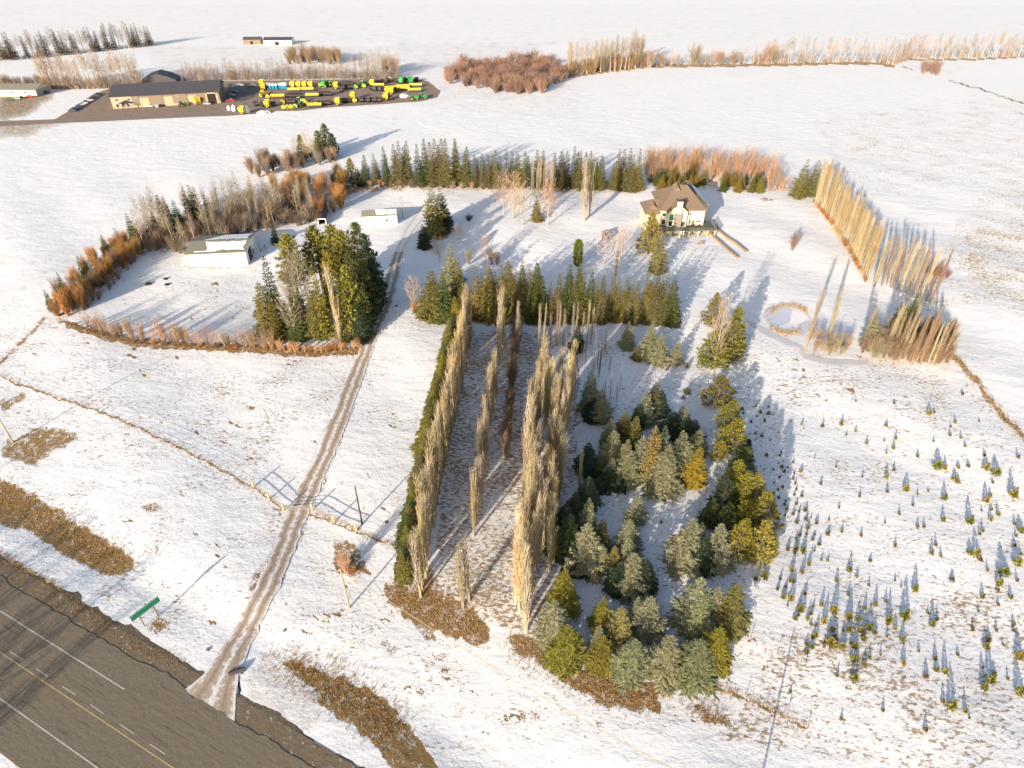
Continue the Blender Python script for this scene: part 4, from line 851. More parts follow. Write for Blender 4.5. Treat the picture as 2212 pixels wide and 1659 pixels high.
row('aspen', P, [U(9, 15)+(6 if proj(p)[0] > 760 else 0) for p in P], [T_PINK, T_GREY, T_PALE], 'aspen_tree', 'bare aspen', 'in the line behind the machinery yard', 'tree', 'aspens behind the machinery yard', 'left', 1.1)
P = scatter_poly([(618,139),(620,126),(730,128),(735,139)], 20, 6)+scatter_poly([(828,164),(830,150),(858,150),(860,166)], 4, 5)
row('shrub', P, [U(8, 12) for p in P], [(.27,.19,.12)], 'thicket_shrub', 'brown bush', 'in the mound beyond the machinery yard', 'shrub', 'bushes of the mound beyond the yard', 'left', 1.0)
P = poly_pts([(-10,186),(60,183),(110,183)], 14, .8)
row('shrub', P, [U(5, 8) for p in P], [(.25,.18,.13)], 'thicket_shrub', 'brown bush', 'behind the low building at the left edge', 'shrub', 'bushes behind the low left building', 'left', .9)
P = poly_pts([(-20,131),(60,128),(150,118),(330,99)], 46, .9)
row(['aspen','spruce_thin'], P, [U(15, 22) for p in P], [(.16,.12,.08), T_GREY, (.10,.08,.05)], 'wood_tree', 'dark tree', 'in the distant wood at the top left', 'tree', 'trees of the distant wood', 'left', 1.4)
P = poly_pts([(1420,143),(1560,139),(1700,137),(1890,134),(1930,141),(1965,128),(2215,122)], 46, .9)
row('airy', P, [U(5, 9) for p in P], [T_GREY, T_PINK, (.33,.22,.13)], 'undergrowth_shrub', 'twiggy bush', 'under the far right tree line', 'shrub', 'bushes under the far right line', 'left', 1.5)
P = poly_pts([(1225,165),(1320,152),(1400,144)], 16, .9)+scatter_poly([(1215,160),(1230,148),(1380,134),(1385,148)], 16, 4)
row('shrub', P, [U(6, 11) for p in P], [(.26,.19,.12), (.34,.24,.14)], 'undergrowth_shrub', 'brown bush', 'inside the far aspen grove', 'shrub', 'bushes inside the far grove', 'left', 1.1)
# --- saplings in the right-hand field
def c11(x, y): return (1659+.25*x, 806.4+.25*y)
def c16(x, y): return (1659+.25*x, 1163.5+.25*y)
big = [(c11(630,450),50),(c11(1390,355),50),(c11(1100,570),40),(c11(1080,655),45),(c11(850,610),35),(c11(755,505),30),(c11(290,445),30),(c11(1290,725),35),(c11(1460,825),85),(c11(1525,830),55),(c11(1880,830),75),(c11(1965,880),80),(c11(1020,905),55),(c11(1190,1010),60),(c11(1640,820),35),(c11(1610,925),50),(c11(1640,950),40),(c11(2110,1070),110),(c11(1880,1115),80),(c11(1520,1090),65),(c11(1250,1145),35),(c11(1510,1275),50),(c11(1735,1300),95),(c11(2180,1370),60),(c11(1920,1270),55),(c11(1985,1230),50),(c11(1290,1330),35),(c11(1850,1370),45),(c11(1410,1560),55),(c11(1795,1580),90),(c11(1740,1560),50),(c11(2150,1650),80),(c11(1490,1585),35),(c11(1615,430),35),(c11(1665,565),35),(c11(1570,540),30),(c11(280,855),35),(c11(635,1375),40),(c11(530,1375),30),(c11(1700,635),30),(c11(400,735),18),(c11(1020,695),28),(c11(1290,1050),28),
 (c16(1265,450),85),(c16(2030,315),95),(c16(1995,400),75),(c16(1850,510),50),(c16(1415,755),80),(c16(2095,515),45),(c16(1525,1165),80),(c16(1580,1465),105),(c16(1920,1240),110),(c16(1860,1305),90),(c16(1880,945),60),(c16(2170,1030),85),(c16(2170,1340),100),(c16(1165,1080),50),(c16(740,1225),95),(c16(735,1050),70),(c16(745,945),80),(c16(635,945),70),(c16(530,920),100),(c16(375,945),55),(c16(405,850),65),(c16(480,730),80),(c16(695,800),80),(c16(820,880),70),(c16(800,800),60),(c16(870,780),65),(c16(690,690),80),(c16(565,640),90),(c16(280,620),70),(c16(195,530),70),(c16(130,510),50),(c16(925,580),60),(c16(1040,715),85),(c16(1175,690),120),(c16(700,280),60),(c16(590,370),40),(c16(765,330),30),(c16(1160,880),50),(c16(1025,850),35),(c16(1095,780),40),(c16(775,700),50),(c16(835,610),45),(c16(1015,550),40),(c16(460,580),50),(c16(340,700),55),(c16(230,700),45),(c16(830,1095),45),(c16(875,1035),40),(c16(970,1010),30),(c16(2070,1215),35),(c16(1970,800),35),(c16(1300,975),25),(c16(1150,420),20),(c16(460,190),28),(c16(515,195),28),(c16(555,800),50),(c16(1700,1500),60),(c16(990,1490),40),(c16(630,1565),35),(c16(240,100),60),(c16(300,110),60),(c16(350,230),55),(c16(200,280),60),(c16(290,300),60),(c16(190,370),50),(c16(60,1100),0)]
P = []; Hh = []
for (x, y), w in big:
    if w <= 0: continue
    p = at(x, y); mpp = (p[1]*CP+CAMH*SP)/F; Ww = w*.25*mpp; P.append(p); Hh.append(min(3.4, max(.6, Ww*1.15)))
labs = rowlabels(P, 'young conifer', 'dotting the right-hand field', 'near')
for p, H, l in zip(P, Hh, labs): plant('sapling', p, H, random.choice([(.24,.22,.04), (.18,.18,.035), (.28,.23,.05)]), 'conifer_sapling', l, 'sapling', 'larger conifer saplings in the right field', 1.0)
P = scatter_poly([(1640,1240),(1720,1250),(1790,1350),(1900,1330),(1930,1360),(1840,1400),(1740,1400),(1690,1290)], 26, 1.5)+scatter_poly([(1675,960),(1720,970),(1735,1090),(1790,1160),(1760,1210),(1700,1190),(1665,1060)], 50, 1.3)
P += scatter_poly([(2080,1150),(2220,1000),(2220,1640),(1900,1560)], 18, 3.5)+scatter_poly([(1690,870),(2100,830),(2220,960),(2220,1560),(1700,1500),(1780,1300),(1760,1000)], 56, 4.5)+scatter_poly([(1600,880),(1670,870),(1660,1000),(1620,1000)], 14, 1.5)
for p in P: plant('sapling', p, U(.5, 1.1), random.choice([(.20,.16,.03), (.16,.11,.04), (.13,.12,.03)]), 'tiny_sapling', 'tiny conifer seedling among many others dotting the snowy field on the right', 'sapling', 'tiny conifer seedlings in the right field', 1.0)
for (x, y, w, lab) in [(1478,1000,.9,'tiny bush on the snow path in the nursery'),(1484,850,2.2,'small round conifer above the dark nursery trees'),(1475,862,1.2,'very small conifer near the small round one'),(1650,1248,2.2,'low yellow-green conifer below the pines'),(1632,1252,1.5,'smallest yellow-green conifer below the pines'),(1440,800,1.4,'dark little conifer under the upper nursery spruces'),(1428,1130,1.0,'seedling on the nursery path by the lone frosty spruce'),(1484,795,1.8,'little olive conifer right of the upper nursery spruces')]:
    plant('sapling', at(x, y), w, G_OLIVE, 'conifer_sapling', lab, 'sapling', None, 1.0)
# --- trees outside the frame at the lower left whose shadows lie across the highway
for i in range(16):
    s_ = -44+i*4.8+U(-1.5,1.5); q = Vector((-117+s_*.894+U(-2,2), 32-s_*.449+U(-2,2), 0)); plant('aspen', q, U(14, 18), T_GREY, 'roadside_tree', '%s bare tree from the left on the far side of the highway' % ordn(i+1), 'tree', 'bare trees across the highway', 1.3)
# ------------------------------------------------------------------ buildings
def bx(name, mat, parent, *b):
    mb = MB(); mb.box(*b); return ob(name, mb.mesh(name, mat), parent)
def poly_ob(name, mats, parent, V, Fc, mi=None, solid=0.0):
    mb = MB(); mb.add(V, Fc, 0)
    if mi: mb.m = mi
    o = ob(name, mb.mesh(name, mats), parent)
    if solid:
        s = o.modifiers.new('thick', 'SOLIDIFY'); s.thickness = solid; s.offset = -1
    return o
def frame_at(name, label, cat, pl, pr):
    """Empty at the front left corner, local X along the front, local Y into the depth"""
    a, b = at(*pl), at(*pr); d = b-a; t = thing(name, label, cat, (a[0], a[1], min(a[2], b[2])), math.atan2(d[1], d[0])); return t, math.hypot(d[0], d[1])
def gable(t, W, Dp, e, r, wall, roof, along='x', over=.5, base=-.4, wt=None, ry=.5):
    """walls with gables and two roof slopes; ridge along x or y"""
    V = [(0,0,base),(W,0,base),(W,Dp,base),(0,Dp,base),(0,0,e),(W,0,e),(W,Dp,e),(0,Dp,e)]
    if along == 'x':
        y = Dp*ry; V += [(0,y,r),(W,y,r)]; Fc = [(0,1,5,4),(2,3,7,6),(1,2,6,9,5),(3,0,4,8,7)]
        o = over; k = (r-e)/y; k2 = (r-e)/(Dp-y); a = .08
        RV = [(-o,-o,e-o*k+a),(W+o,-o,e-o*k+a),(W+o,y,r+a),(-o,y,r+a),(W+o,Dp+o,e-o*k2+a),(-o,Dp+o,e-o*k2+a)]; RF = [(0,1,2,3),(3,2,4,5)]
    else:
        x = W*ry; V += [(x,0,r),(x,Dp,r)]; Fc = [(0,1,5,8,4),(2,3,7,9,6),(1,2,6,5),(3,0,4,7)]
        o = over; k = (r-e)/x; a = .08
        RV = [(-o,-o,e-o*k+a),(x,-o,r+a),(x,Dp+o,r+a),(-o,Dp+o,e-o*k+a),(W+o,-o,e-o*k+a),(W+o,Dp+o,e-o*k+a)]; RF = [(0,1,2,3),(1,4,5,2)]
    w = poly_ob('wall', wall, t, V, Fc)
    rf = poly_ob('roof', roof, t, [(x_, y_, z_+.1) for x_, y_, z_ in RV], RF, None, .16)
    return w, rf
def ragged_snow(name, t, corners, mat, jit=.25, n=9, lift=.06):
    """snow lying on a roof slope: outline with a melted, wavy edge. corners = 4 points on the slope"""
    c = [Vector(p) for p in corners]; nrm = (c[1]-c[0]).cross(c[3]-c[0]).normalized(); nrm = nrm if nrm.z > 0 else -nrm; ctr = sum(c, Vector())/4; pts = []
    for i in range(4):
        a, b = c[i], c[(i+1) % 4]
        for k in range(n):
            p = a.lerp(b, k/n); p = p + (ctr-p).normalized()*U(0, jit)*(1 if k else 0); pts.append(p)
    mb = MB(); m = len(pts); mb.v = [tuple(p+nrm*.02) for p in pts]+[tuple(p+(ctr-p).normalized()*.12+nrm*lift) for p in pts]
    for i in range(m): j = (i+1) % m; mb.f.append((i, j, m+j, m+i)); mb.m.append(0)
    mb.f.append(tuple(range(m, 2*m))); mb.m.append(0)
    o = ob(name, mb.mesh(name, mat), t)
    return o
def window(parent, x, z, w, h, y=0.0, face='front', mat=None, name='window'):
    mb = MB(); fr = .09
    if face == 'front': mb.box(x-fr, x+w+fr, y-.06, y+.02, z-fr, z+h+fr)
    elif face == 'right': mb.box(y-.02, y+.06, x-fr, x+w+fr, z-fr, z+h+fr)
    else: mb.box(y-.06, y+.02, x-fr, x+w+fr, z-fr, z+h+fr)
    f = ob(name, mb.mesh(name, M['white_paint']), parent); g2 = MB()
    if face == 'front': g2.box(x, x+w, y-.075, y-.055, z, z+h)
    elif face == 'right': g2.box(y+.055, y+.075, x, x+w, z, z+h)
    else: g2.box(y-.075, y-.055, x, x+w, z, z+h)
    ob('pane', g2.mesh('pane', mat or M['glass']), f); return f

# big white shed
t, W = frame_at('metal_shed', 'big white metal shed with snow patches on its roof and a dark red side door', 'shed', (410.5,576.5), (536.3,573.5))
Dp = 15.5; w, rf = gable(t, W, Dp, 5.3, 6.6, M['white_metal'], M['olive_roof'])
def sl(x, y, e=5.3, r=6.6, Dp=Dp): k = (r-e)/(Dp/2); return (x, y, e+(y if y < Dp/2 else Dp-y)*k+.20)
ragged_snow('roof_snow', t, [sl(W*.32,1.1), sl(W*.985,.9), sl(W*.985,Dp*.43), sl(W*.26,Dp*.45)], M['snow_roof'], .8)
ragged_snow('roof_snow', t, [sl(W*.12,.5), sl(W*.5,.6), sl(W*.5,1.2), sl(W*.12,1.1)], M['snow_roof'], .3)
ragged_snow('roof_snow', t, [sl(W*.22,Dp*.56), sl(W*.985,Dp*.54), sl(W*.985,Dp*.99), sl(W*.5,Dp*.99)], M['snow_roof'], .7)
d = MB(); d.box(W+.01, W+.12, 3.2, 7.6, 0, 4.2); ob('side_door', d.mesh('side_door', M['maroon']), t)
d = MB(); d.box(W+.13, W+.16, 5.2, 5.5, 1.9, 2.3); ob('door_window', d.mesh('door_window', M['white_paint']), t)
d = MB(); d.box(W+.01, W+.09, 9.2, 10.2, 0, 2.2); ob('man_door', d.mesh('man_door', M['dark']), t)
d = MB(); d.cyl((W*.62, Dp/2, 7.1), .16, 1.2, n=8, m=0); ob('chimney_pipe', d.mesh('chimney_pipe', M['steel']), t)
d = MB(); d.box(-.55, W+.55, -.62, -.5, 5.12, 5.3); ob('gutter', d.mesh('gutter', M['grey_metal']), t)
# small white shed
t, W = frame_at('white_shed', 'small long white shed with snow on half its roof beside the driveway', 'shed', (784.3,484.5), (858.8,483.2)); Dp = 6.6
gable(t, W, Dp, 3.5, 4.7, M['white_metal'], M['olive_roof'], over=.25)
def s2(x, y): return (x, y, 3.5+y*(1.2/(Dp/2))+.20)
ragged_snow('roof_snow', t, [s2(W*.40,.55), s2(W*1.0,.35), s2(W*1.0,Dp*.5), s2(W*.37,Dp*.5)], M['snow_roof'], .3)
window(t, W*.66, 1.2, 1.0, .9)
d = MB(); d.box(W+.01, W+.08, 2.2, 3.2, 0, 2.1); ob('side_door', d.mesh('side_door', M['grey_metal']), t)
# open fronted little shed under the orange willows
t, W = frame_at('open_shed', 'small dark-roofed open shed with a white front frame under the orange willows', 'shed', (687.3,486.5), (705.6,486.5)); Dp = 9.0
mb = MB(); mb.box(0,.2,0,Dp,-.3,2.5); mb.box(W-.2,W,0,Dp,-.3,2.5); mb.box(0,W,Dp-.2,Dp,-.3,2.5); ob('wall', mb.mesh('wall', M['grey_metal']), t)
mb = MB(); mb.box(-.02,.25,-.05,.1,-.3,2.5); mb.box(W-.25,W+.02,-.05,.1,-.3,2.5); mb.box(-.02,W+.02,-.08,.1,2.5,2.8); ob('front_frame', mb.mesh('front_frame', M['white_paint']), t)
poly_ob('roof', M['dark_roof'], t, [(-.3,-.3,2.75),(W/2,-.3,3.7),(W/2,Dp+.3,3.7),(-.3,Dp+.3,2.75),(W+.3,-.3,2.75),(W+.3,Dp+.3,2.75)], [(0,1,2,3),(1,4,5,2)], None, .1)
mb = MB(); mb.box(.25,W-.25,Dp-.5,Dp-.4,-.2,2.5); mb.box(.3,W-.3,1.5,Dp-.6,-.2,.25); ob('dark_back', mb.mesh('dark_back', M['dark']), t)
# playhouse on the lawn
t, W = frame_at('playhouse', 'small hip-roofed playhouse behind the bare trees on the lawn', 'playhouse', (1299,519), (1321,520)); 
mb = MB(); mb.box(.3,W-.3,.3,3.3,-.3,2.1); ob('wall', mb.mesh('wall', M['wood']), t)
poly_ob('roof', [M['olive_roof']], t, [(0,0,2.1),(W,0,2.1),(W,3.6,2.1),(0,3.6,2.1),(W*.5,1.2,3.6),(W*.5,2.4,3.6)], [(0,1,4),(1,2,5,4),(2,3,5),(3,0,4,5)])
for x in (.8, W-1.5): window(t, x, .7, .7, .9, .3)
# farm machinery dealership
t, W = frame_at('dealership_building', 'long tan metal dealership building with a dark roof and overhead doors', 'building', (245.7,235.2), (477.6,222.6)); Dp = 30
k1 = W*.19
gable(t, W, Dp, 7.2, 11.2, M['tan_metal'], M['dark_roof'], over=.9)
mb = MB(); mb.box(-.05, k1, -.12, -.01, 0, 7.1); ob('office_front', mb.mesh('office_front', M['tan_light']), t)
mb = MB(); mb.box(-.16, -.06, -.1, 9, 0, 6.9); ob('office_side', mb.mesh('office_side', simple('orange_panel', (.55,.25,.07), .7, .1, 1)), t)
for x in (2.5, 9.5): window(t, x, 4.6, 1.8, 1.1, -.12)
for x in (2.0, 5.2, 8.2): window(t, x, .7, 1.6, 2.0, -.12)
cn = ob('entrance_canopy', MB().mesh('x', M['dark_roof']), t)
mb = MB(); mb.add([(4.2,-3.4,3.0),(8.2,-3.4,4.6),(12.2,-3.4,3.0),(4.2,-.13,3.0),(8.2,-.13,4.6),(12.2,-.13,3.0),(4.2,-3.4,3.3),(8.2,-3.4,4.9),(12.2,-3.4,3.3),(4.2,-.13,3.3),(8.2,-.13,4.9),(12.2,-.13,3.3)], [(0,1,4,3),(1,2,5,4),(6,9,10,7),(7,10,11,8),(0,6,7,1),(1,7,8,2)]); cn.data = mb.mesh('entrance_canopy', M['dark_roof'])
for x in (4.6, 8.2, 11.8): mb = MB(); mb.box(x-.2, x+.2, -3.3, -2.9, 0, 3.2); ob('canopy_post', mb.mesh('canopy_post', M['tan_light']), t)
for i, x in enumerate((W*.255, W*.475, W*.70)):
    mb = MB(); mb.box(x, x+W*.085, -.10, -.01, 0, 5.6); dr = ob('overhead_door', mb.mesh('overhead_door', M['tan_light']), t)
    mb = MB(); mb.box(x-.35, x-.05, -.14, -.02, 0, 6.8); ob('door_jamb', mb.mesh('door_jamb', M['dark_roof']), dr)
mb = MB(); mb.box(W*.885, W*.965, -.08, -.01, 0, 5.9); dr = ob('open_bay', mb.mesh('open_bay', M['dark']), t)
mb = MB(); mb.box(W*.87, W*.884, -.2, -.02, 0, 6.6); mb.box(W*.966, W*.985, -.2, -.02, 0, 6.6); mb.box(W*.87, W*.985, -.2, -.02, 6.0, 6.7); ob('bay_frame', mb.mesh('bay_frame', M['tan_light']), dr)
for x in (W*.22, W*.60): window(t, x, 5.6, 1.6, .6, -.02)
mb = MB(); mb.box(-.02, W+.02, -.03, -.01, -.2, 1.2); ob('lower_cladding', mb.mesh('lower_cladding', M['tan_light']), t)
mb = MB(); mb.box(-.9, W+.9, 15.2, 15.5, 11.45, 11.6); ob('ridge_cap', mb.mesh('ridge_cap', M['charcoal']), t)
rot_front = t.rotation_euler[2]
# gambrel barn behind it
p = at(306, 186); t = thing('storage_barn', 'dark shouldered-roof barn rising behind the dealership building', 'barn', (p[0], p[1], 0), rot_front); t.scale = (.85, .85, .66)
V = []; prof = [(0,0),(0,4.5),(6.5,8.6),(14,11.4),(21.5,8.6),(28,4.5),(28,0)]
for y in (0, 20): V += [(x, y, z) for x, z in prof]
poly_ob('wall', M['dark_roof'], t, V, [(0,1,2,3,4,5,6)[::-1], tuple(range(7,14))])
poly_ob('roof', M['dark_roof'], t, [(x*1.02-.3, y*1.02-.2, z+.06) for x, y, z in V], [(i, i+1, i+8, i+7) for i in range(6)])
# low long building at the left edge
a = at(-60, 208); b = at(81, 208.5); dd = b-a; t = thing('long_barn', 'long cream building with an olive roof running out of the left edge', 'building', (a[0], a[1], 0), math.atan2(dd[1], dd[0])); W = math.hypot(dd[0], dd[1])
gable(t, W, 17, 4.2, 6.4, M['cream'], M['olive_roof'], over=.5)
mb = MB(); mb.box(W+.01, W+.1, 1, 16, 0, 4.0); ob('end_wall_panel', mb.mesh('end_wall_panel', M['grey_metal']), t)
for i in range(5): window(t, W-8-i*9, 2.2, 1.6, 1.1, 0)
# small hut by the far grove, distant roofs at the top
for (x, y, w_, h_, lab, nm) in [(1213,168,9,3.2,'tiny white hut beside the far thicket','hut'),(600,97.5,26,4,'distant low white building at the top edge, left of centre','building'),(545,96,16,4,'distant small grey-roofed building at the far top','building')]:
    p = at(x, y); t = thing('small_hut' if nm == 'hut' else 'distant_building', lab, nm, (p[0]-w_/2, p[1], 0), 0.05)
    gable(t, w_, w_*.5, h_, h_*1.45, M['white_metal'] if 'white' in lab else M['tan_metal'], M['dark_roof'], over=.3)
    mb = MB(); mb.box(w_*.4, w_*.55, -.05, .0, 0, h_*.7); ob('door', mb.mesh('door', M['dark']), t)

# ------------------------------------------------------------------ the house
hz = float(terrain(66, 240))
t = thing('farmhouse', 'large cream two-storey house with brown hip roof, stone chimney and raised deck', 'house', (0, 0, hz)); HB = t
FL = 3.05
def hip(name, x0, x1, y0, y1, e, r, rx0, rx1, ry, mat, parent, o=.6):
    V = [(x0-o,y0-o,e),(x1+o,y0-o,e),(x1+o,y1+o,e),(x0-o,y1+o,e),(rx0,ry,r),(rx1,ry,r)]
    return poly_ob(name, mat, parent, V+[(a_,b_,c_-.25) for a_,b_,c_ in V[:4]], [(0,1,5,4),(1,2,5),(2,3,4,5),(3,0,4),(9,8,7,6),(0,6,7,1),(1,7,8,2),(2,8,9,3),(3,9,6,0)])
walls = MB(); walls.box(57, 73.6, 242, 261.8, -.3, 9.1); walls.box(51.8, 57, 244, 256, -.3, 6.8); walls.box(66.2, 76.3, 249, 266, -.3, 7.9)
wl = ob('wall', walls.mesh('wall', M['cream']), t)
mb = MB(); mb.box(56.8, 73.75, 241.9, 241.995, -.3, FL-.35); ob('basement_wall', mb.mesh('basement_wall', M['stone']), t)
main = hip('roof', 57, 73.6, 242, 261.8, 9.15, 15.4, 63.4, 67.8, 252, M['shingle'], t)
hip('wing_roof', 51.8, 58.5, 244, 256, 6.9, 10.6, 55, 59.5, 250, M['shingle'], t, .6)
# garage wing behind, ridge running back, its east slope under snow
V = [(65.6,249,8.0),(71.4,248.4,12.6),(71.4,266.6,12.6),(65.6,266.6,8.0),(77.0,248.4,8.0),(77.0,266.6,8.0)]
gr = poly_ob('garage_roof', M['shingle'], t, V, [(0,1,2,3),(1,4,5,2)], None, .2)
poly_ob('gable_wall', M['cream'], t, [(66.2,249,7.9),(76.3,249,7.9),(71.4,249,12.1)], [(0,1,2)]); poly_ob('gable_wall', M['cream'], t, [(66.2,266,7.9),(76.3,266,7.9),(71.4,266,12.1)], [(0,2,1)])
def ge(x, y): return (x, y, 12.6-(x-71.4)*(4.6/5.6)+.03)
ragged_snow('roof_snow', t, [ge(72.2,251), ge(76.6,248.9), ge(76.6,266), ge(71.9,266)], M['snow_roof'], .5, 8, .12)
# gabled bay with the stone chimney
mb = MB(); mb.box(59.3, 66.6, 240.4, 242.1, -.3, 9.0); mb.add([(59.3,240.4,9.0),(66.6,240.4,9.0),(62.95,240.4,12.0),(59.3,246,9.0),(66.6,246,9.0),(62.95,246,12.0)], [(0,1,2),(3,5,4)]); ob('bay', mb.mesh('bay', M['cream']), t)
poly_ob('bay_roof', M['shingle'], t, [(58.7,239.8,8.6),(62.95,239.8,12.15),(67.2,239.8,8.6),(58.7,249,8.6),(62.95,249,12.15),(67.2,249,8.6)], [(0,1,4,3),(1,2,5,4)], None, .15)
mb = MB(); mb.box(61.9, 64.3, 239.0, 240.38, -.3, 8.6); ch = ob('chimney', mb.mesh('chimney', M['stone']), t)
mb = MB(); mb.box(62.2, 64.0, 239.15, 240.7, 8.6, 13.3); ob('chimney_stack', mb.mesh('chimney_stack', M['cream']), ch)
mb = MB(); mb.box(62.05, 64.15, 239.0, 240.85, 13.3, 13.55)
for x in (62.5, 63.1, 63.7): mb.cyl((x, 239.9, 13.9), .16, .7, n=8)
ob('chimney_cap', mb.mesh('chimney_cap', M['charcoal']), ch)
# dormer details on the roof
poly_ob('dormer', [M['shingle']], t, [(53.2,245.4,8.2),(56.2,245.4,8.2),(54.7,245.4,9.7),(53.2,250,9.6),(56.2,250,9.6),(54.7,250,10.4)], [(0,1,2),(0,2,5,3),(2,1,4,5)])
poly_ob('dormer', [M['shingle']], t, [(62.2,249,13.9),(65.2,249,13.9),(63.7,249,15.5),(62.2,252.6,15.2),(65.2,252.6,15.2),(63.7,252.6,16.2)], [(0,1,2),(0,2,5,3),(2,1,4,5)])
fy = 241.98
for (x, z, w_, h_) in [(67.2,7.1,.5,.9),(67.95,7.1,.5,.9),(66.8,3.4,.5,1.8),(67.9,3.4,.5,1.8),(70.7,4.2,.7,.7),(71.6,4.2,.7,.7)]: window(t, x, z, w_, h_, fy, 'front', M['dark'])
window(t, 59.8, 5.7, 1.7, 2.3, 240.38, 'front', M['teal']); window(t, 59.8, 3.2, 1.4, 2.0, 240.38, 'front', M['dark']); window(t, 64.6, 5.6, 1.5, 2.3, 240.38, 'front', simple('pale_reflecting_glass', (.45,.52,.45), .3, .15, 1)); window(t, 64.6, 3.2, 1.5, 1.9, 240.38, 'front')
window(t, 57.4, 3.4, 1.5, 1.9, fy); window(t, 57.4, 6.6, 1.4, 1.2, fy)
for yy in (245, 249, 253): window(t, yy, 3.6, 1.2, 1.4, 73.62 if yy < 249 else 76.32, 'right')
for yy in (246, 250, 253.5): window(t, yy, 3.6, 1.2, 1.3, 51.78, 'left')
for x in (58.0, 62.6, 67.8, 70.5): window(t, x, .4, 1.6, 1.6, 241.9, 'front', M['dark'])
# deck (a part of the house) with posts and railing
dk = MB(); dk.box(56.6, 77.6, 236.8, 242.0, FL-.25, FL); dk.box(73.8, 77.6, 242.0, 246.5, FL-.25, FL); deck = ob('deck', dk.mesh('deck', M['deck']), t)
rl = MB(); rl.box(56.6,77.6,236.75,236.85,FL+.95,FL+1.05); rl.box(77.5,77.6,236.8,246.5,FL+.95,FL+1.05); rl.box(56.6,77.6,236.77,236.83,FL+.12,FL+.2)
for i in range(84): x = 56.6+i*.25; rl.box(x, x+.07, 236.78, 236.84, FL+.1, FL+.96)
for i in range(38): y = 236.9+i*.25; rl.box(77.52, 77.58, y, y+.07, FL+.1, FL+.96)
ob('railing', rl.mesh('railing', M['deck']), deck)
pm = MB(); pm.box(-.16,.16,-.16,.16,-.5,FL-.26); pme = pm.mesh('deck_post', M['post'])
for x in (57.2, 60.5, 64, 67.5, 71, 74.5, 77.2): ob('deck_post', pme, deck, (x, 237.3, 0))
mb = MB(); mb.box(74.2, 77.4, 241.0, 241.2, -.4, FL-.27); ob('under_deck_panel', mb.mesh('under_deck_panel', simple('under_deck_boards', (.42,.27,.14), .8, .15, 3)), deck)
def furniture(x, y, lab, kind):
    tt = thing(kind, lab, 'chair' if 'chair' in kind else ('table' if 'table' in kind else 'firewood'), (x, y, hz+FL), U(0, 3))
    mb = MB(); mb.box(-.35,.35,-.35,.35,.38,.45); ob('seat' if 'chair' in kind else 'top', mb.mesh('seat', M['charcoal']), tt)
    if 'chair' in kind: mb = MB(); mb.box(-.35,.35,.3,.37,.45,1.0); ob('backrest', mb.mesh('backrest', M['charcoal']), tt)
    lm = MB(); lm.box(-.03,.03,-.03,.03,0,.38); l = lm.mesh('leg', M['charcoal'])
    for a_ in (-.3,.3):
        for b_ in (-.3,.3): ob('leg', l, tt, (a_, b_, 0))
furniture(69.4, 240.2, 'dark patio chair on the deck nearest the double door', 'patio_chair'); furniture(70.6, 239.8, 'dark patio table on the deck', 'patio_table'); furniture(71.8, 240.1, 'dark patio chair on the deck right of the patio table', 'patio_chair')
mb = MB()
for i in range(300): a_ = U(0,6.28); z = U(0,2.2); r = .55*(1-z/2.3); mb.blade((math.cos(a_)*r*.6, math.sin(a_)*r*.6, z), (math.cos(a_), math.sin(a_), .8), .3, .1)
o = ob('potted_conifer', mb.mesh('potted_conifer', M['needle']), None, (69.3, 241.2, hz+FL)); o.color = (.30,.24,.12,1); tag(o, 'thin brownish conifer in a pot against the cream house wall', 'potted plant')

# ------------------------------------------------------------------ fences, poles, sign
def wire_fence(label, pts, spacing, ph=1.3, wires=3, group=None, mat='wood', zrad=.06, maxp=95):
    w = [at(*p) for p in pts]; t = thing('wire_fence', label, 'fence', w[0], 0, group)
    L = sum((b-a).length for a, b in zip(w, w[1:])); n = min(maxp, max(2, int(L/spacing))); P = []
    for i in range(n+1):
        s = L*i/n
        for a, b in zip(w, w[1:]):
            l = (b-a).length
            if s <= l+1e-6: q = a.lerp(b, min(1, s/l)); break
            s -= l
        P.append(g(q[0], q[1]))
    pm = MB(); pm.tube([(0,0,-.3),(0,0,ph)], [zrad, zrad*.85], 5, 0, True); me = pm.mesh('post', M[mat])
    for q in P: o = ob('post', me, t, q-w[0]); o.rotation_euler = (U(-.06,.06), U(-.06,.06), 0)
    wb = MB()
    for k in range(wires):
        z = ph*(.35+.3*k)
        wb.tube([q-w[0]+Vector((0,0,z)) for q in P], [.012]*len(P), 3)
    ob('wire', wb.mesh('wire', M['steel']), t); return t
wire_fence('wire fence along the brown strip crossing the left field to the gate', [(-8,808),(110,855),(220,893),(330,940),(440,993),(548,1050)], 3.5)
wire_fence('wire fence from the corner of the orange hedge to the left edge', [(100,690),(50,735),(-8,788)], 4)
wire_fence('wire fence from the lane posts down under the left poplar row', [(770,1143),(860,1182),(960,1240),(1040,1272),(1130,1308)], 3.5)
wire_fence('wire fence running diagonally along the right field boundary', [(2052,765),(2100,817),(2150,880),(2218,958)], 3.5)
wire_fence('wire fence below the nursery leading to the lower right', [(1525,1472),(1600,1503),(1660,1531),(1745,1575)], 3)
wire_fence('wire fence from the far bush down the right edge of the far field', [(2046,172),(2110,190),(2160,207),(2218,229)], 6)
wire_fence('thin wire fence crossing the snow right of the nursery', [(1560,1372),(1640,1395),(1700,1425),(1740,1440)], 3.5)
def rail(p, q, r=.09): mb = MB(); mb.tube([p, q], [r, r*.85], 6, 0, True); return mb
lp = [(548,1052),(581,1079),(613,1103)]; rp_ = [(675,1102),(722,1128),(770,1146)]
pm = MB(); pm.tube([(0,0,-.4),(0,0,2.0)], [.20,.18], 8, 0, True); logpost = pm.mesh('post', M['post'])
